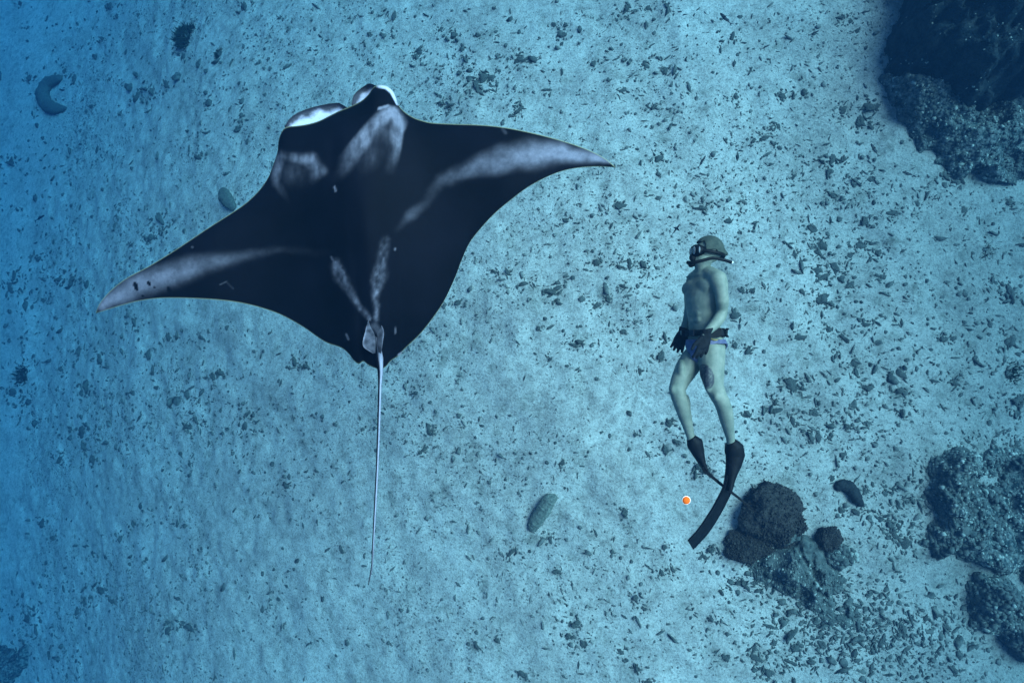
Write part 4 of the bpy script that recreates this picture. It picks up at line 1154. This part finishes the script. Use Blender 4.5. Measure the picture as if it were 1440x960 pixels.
# right leg: blade swept behind, edge on
fin([(971.5, 615, -0.08, 7, 0.045), (977, 623, -0.09, 12, 0.055), (981, 634, -0.10, 9.5, 0.052), (985, 645, -0.105, 6.5, 0.05), (988, 653, -0.11, 4.5, 0.055), (992, 661, -0.115, 3, 0.07)],
    [(987, 652, -0.11), (992, 661, -0.115), (1004, 672, -0.12), (1020, 685, -0.13), (1038, 699, -0.14), (1058, 715, -0.16)], ((D(1020, 688) + div_base - CAM_P).normalized() + EX * 0.06), [0.06, 0.075, 0.085, 0.092, 0.098, 0.102])

# ================================================================== SEA CUCUMBERS
def cucumber(pix, rad_px, label, mat, seed, hgt=0.75):
    W0, ts = [], []
    for (px, py) in pix:
        p, t = gpt(px, py); W0.append(p[:]); ts.append(t)
    C = resample(np.array(W0)); n = len(C)
    R = np.interp(np.linspace(0, 1, n), np.linspace(0, 1, len(rad_px)), rad_px) * ts[0] / FPX
    q = np.linspace(0, 1, n); R = R * np.clip(np.sin(np.pi * np.clip(q, 0.004, 0.996)), 0, 1) ** 0.22
    m = 28; th = np.linspace(0, 2 * math.pi, m, endpoint=False)
    T = np.gradient(C, axis=0); T[:, 2] = 0; T /= np.linalg.norm(T, axis=1)[:, None]
    s = np.stack([-T[:, 1], T[:, 0], 0 * T[:, 0]], -1)
    V = C[:, None] + R[:, None, None] * (np.cos(th)[None, :, None] * s[:, None] + np.array([0, 0, 1]) * hgt * np.sin(th)[None, :, None])
    V[..., 2] += (R * hgt * 0.55)[:, None]
    cen = C[:, None] + np.array([0, 0, 1]) * (R * hgt * 0.55)[:, None, None]
    bump = 1 + 0.09 * fbm(V * 16 + seed, 2) + 0.16 * np.maximum(0, fbm(V * 48 + seed, 1))
    V = cen + (V - cen) * bump[..., None]
    stripe = np.broadcast_to(np.clip(1 - np.abs(np.sin(th) - 0.92) / 0.10, 0, 1)[None], V.shape[:-1]) * 0.5
    base = np.array(W0[len(W0) // 2])
    VV = V.reshape(-1, 3) - base
    F = grid_faces(n, m, closed_v=True)
    o = link('sea_cucumber', mesh_np('sea_cucumber', VV, F, attrs={'stripe': stripe.ravel()}), mat, loc=base)
    bmx = bmesh.new(); bmx.from_mesh(o.data); bmesh.ops.holes_fill(bmx, edges=[e for e in bmx.edges if e.is_boundary], sides=0); bmx.to_mesh(o.data); bmx.free()
    tag(o, label, 'sea cucumber')
M_CUKE = noise_mat('spotted_sea_cucumber_skin', (0.09, 0.10, 0.08), (0.25, 0.245, 0.19), scale=38, bump=0.8, bscale=80, bdist=0.01, rough=0.8, attr='stripe', c_attr=(0.05, 0.05, 0.045), lo=0.35, hi=0.65)
M_CUKE_D = noise_mat('black_sea_cucumber_skin', (0.008, 0.009, 0.01), (0.025, 0.025, 0.024), scale=30, bump=0.6, bscale=70, bdist=0.01, rough=0.7)
M_CUKE_G = noise_mat('grey_sea_cucumber_skin', (0.05, 0.06, 0.05), (0.12, 0.125, 0.10), scale=30, bump=0.6, bscale=70, bdist=0.01, rough=0.8, attr='stripe', c_attr=(0.08, 0.08, 0.075))
cucumber([(746, 746), (752, 735), (764, 717), (773, 703), (783, 697)], [7.5, 9.5, 10, 9.5, 6.5], 'plump spotted greenish sea cucumber alone on the open sand', M_CUKE, 2.0)
cucumber([(1174, 687), (1182, 682), (1192, 684), (1199, 692), (1205, 702), (1213, 711)], [7, 9, 9, 8, 8, 5], 'black curved sea cucumber between rubble and reef slab', M_CUKE_D, 5.0)
cucumber([(88, 110), (72, 118), (64, 132), (68, 147), (80, 154), (94, 153)], [8, 10, 10.5, 10, 9, 5], 'large hooked grey sea cucumber on the dim blue sand', M_CUKE_G, 8.0, 0.6)
cucumber([(312, 266), (317, 275), (323, 284), (331, 294)], [7, 9.5, 9.5, 7], 'grey sea cucumber peeping out beside the wing of the manta', M_CUKE_G, 11.0, 0.6)

# ================================================================== SMALL FISH
def fish_mesh(deep, long_fin):
    n, m = 16, 10
    x = np.linspace(0, 1, n)
    prof = deep * np.sin(np.pi * x ** 0.75) ** 0.8 * (1 - 0.55 * x) + 0.012
    th = np.linspace(0, 2 * math.pi, m, endpoint=False)
    V = np.stack([np.broadcast_to(x[:, None] - 0.45, (n, m)), prof[:, None] * 0.55 * np.cos(th)[None], prof[:, None] * np.sin(th)[None]], -1).reshape(-1, 3)
    bm = bmesh.new(); vs = [bm.verts.new(v) for v in V]
    for f in grid_faces(n, m, closed_v=True): bm.faces.new([vs[i] for i in f])
    bm.faces.new(vs[:m][::-1]); bm.faces.new(vs[-m:])
    def blade(pts, th_):
        pts = [Vector(p) for p in pts]; nrm = (pts[1] - pts[0]).cross(pts[2] - pts[0]).normalized() * th_
        a = [bm.verts.new(p + nrm) for p in pts]; b = [bm.verts.new(p - nrm) for p in pts]
        bm.faces.new(a); bm.faces.new(b[::-1])
        for k in range(len(a)): bm.faces.new((a[k], b[k], b[(k + 1) % len(a)], a[(k + 1) % len(a)]))
    blade([(0.50, 0, 0), (0.74, 0.035, 0.16), (0.64, 0.02, 0.0), (0.74, 0.035, -0.16)], 0.01)       # tail
    blade([(-0.15, 0, deep * 0.8), (0.05, 0, deep * 1.5), (0.35, 0, deep * 0.5)], 0.008)           # dorsal
    blade([(0.1, 0, -deep * 0.7), (0.25, 0, -deep * 1.3), (0.38, 0, -deep * 0.4)], 0.008)          # anal
    for s in (-1, 1):
        blade([(-0.16, s * deep * 0.4, 0), (0.02, s * (deep * 0.5 + long_fin), 0.0), (0.04, s * deep * 0.45, -0.01)], 0.007)
    return plain('fish', bm)
M_FISH = noise_mat('dark_fish_scales', (0.003, 0.004, 0.006), (0.012, 0.014, 0.017), scale=12, bump=0.1, rough=0.45, spec=0.3)
FM = [fish_mesh(0.13, 0.10), fish_mesh(0.085, 0.06), fish_mesh(0.11, 0.26)]
for px, py, L, ang, var, hg, label in [
    (1019, 25, 19, 52, 0, 0.6, 'dark little fish with a deep body swimming far above the diver'),
    (988, 226, 16, 122, 1, 0.5, 'thin dark fish in open water between diver and wing tip'),
    (951, 322, 17, 128, 2, 0.7, 'small dark fish with spread side fins near the diver mask'),
    (1137, 308, 14, 86, 1, 0.5, 'thin dark fish over the sand right of the diver hood'),
    (1229, 209, 17, 65, 0, 0.5, 'dark fish along the foot of the big boulder'),
    (1276, 244, 14, 25, 0, 0.4, 'stubby dark fish just off the pale reef ledge'),
    (1146, 46, 12, 160, 1, 0.5, 'slim dark fish leading the pair in front of the big boulder'),
    (1217, 17, 13, 172, 1, 0.5, 'slim dark fish closest to the big boulder crest'),
    (1077, 66, 11, 155, 1, 0.4, 'tiny slim fish trailing the pair in front of the big boulder'),
    (1177, 58, 8, 10, 1, 0.4, 'tiny slim fish between the pair and the big boulder'),
    (57, 306, 14, 155, 1, 0.3, 'pale blurred fish over the dim sand beyond the wing')]:
    p, t = ground(px, py, gpt(px, py)[0].z + hg)
    a = math.radians(ang)
    o = link('reef_fish', FM[var], M_FISH, loc=p)
    s = L * 1.12 * t / FPX
    o.scale = (s, s, s)
    o.rotation_euler = (math.radians(68 if var != 2 else 15), 0, -a)
    tag(o, label, 'fish', 'small dark fish above the sand')

# ================================================================== ORANGE FLOAT
fd = 1.0
p = unproj(965, 703, fd)
M_OR = noise_mat('orange_float_plastic', (0.42, 0.085, 0.006), (0.46, 0.10, 0.008), scale=12, bump=0)
fl_root = empty('float_bead', p)
tag(fl_root, 'small bright orange float bead with a pale rim drifting in the water by the fins', 'float')
V, F = ICO[3]
Rz = np.array(CAM_R)
W = (V * np.array([1, 1, 0.55]) * 0.0070) @ Rz.T
link('bead', mesh_np('bead', W, F), M_OR, fl_root)
nq, mq = 32, 10
aa = np.linspace(0, 2 * math.pi, nq, endpoint=False); bb = np.linspace(0, 2 * math.pi, mq, endpoint=False)
TV = np.stack([(0.0070 + 0.0006 * np.cos(bb)[None]) * np.cos(aa)[:, None], (0.0070 + 0.0006 * np.cos(bb)[None]) * np.sin(aa)[:, None], 0.0006 * np.sin(bb)[None] + 0 * aa[:, None]], -1)
link('rim', mesh_np('rim', TV.reshape(-1, 3) @ Rz.T, grid_faces(nq, mq, True, True)), M_WHITE, fl_root)
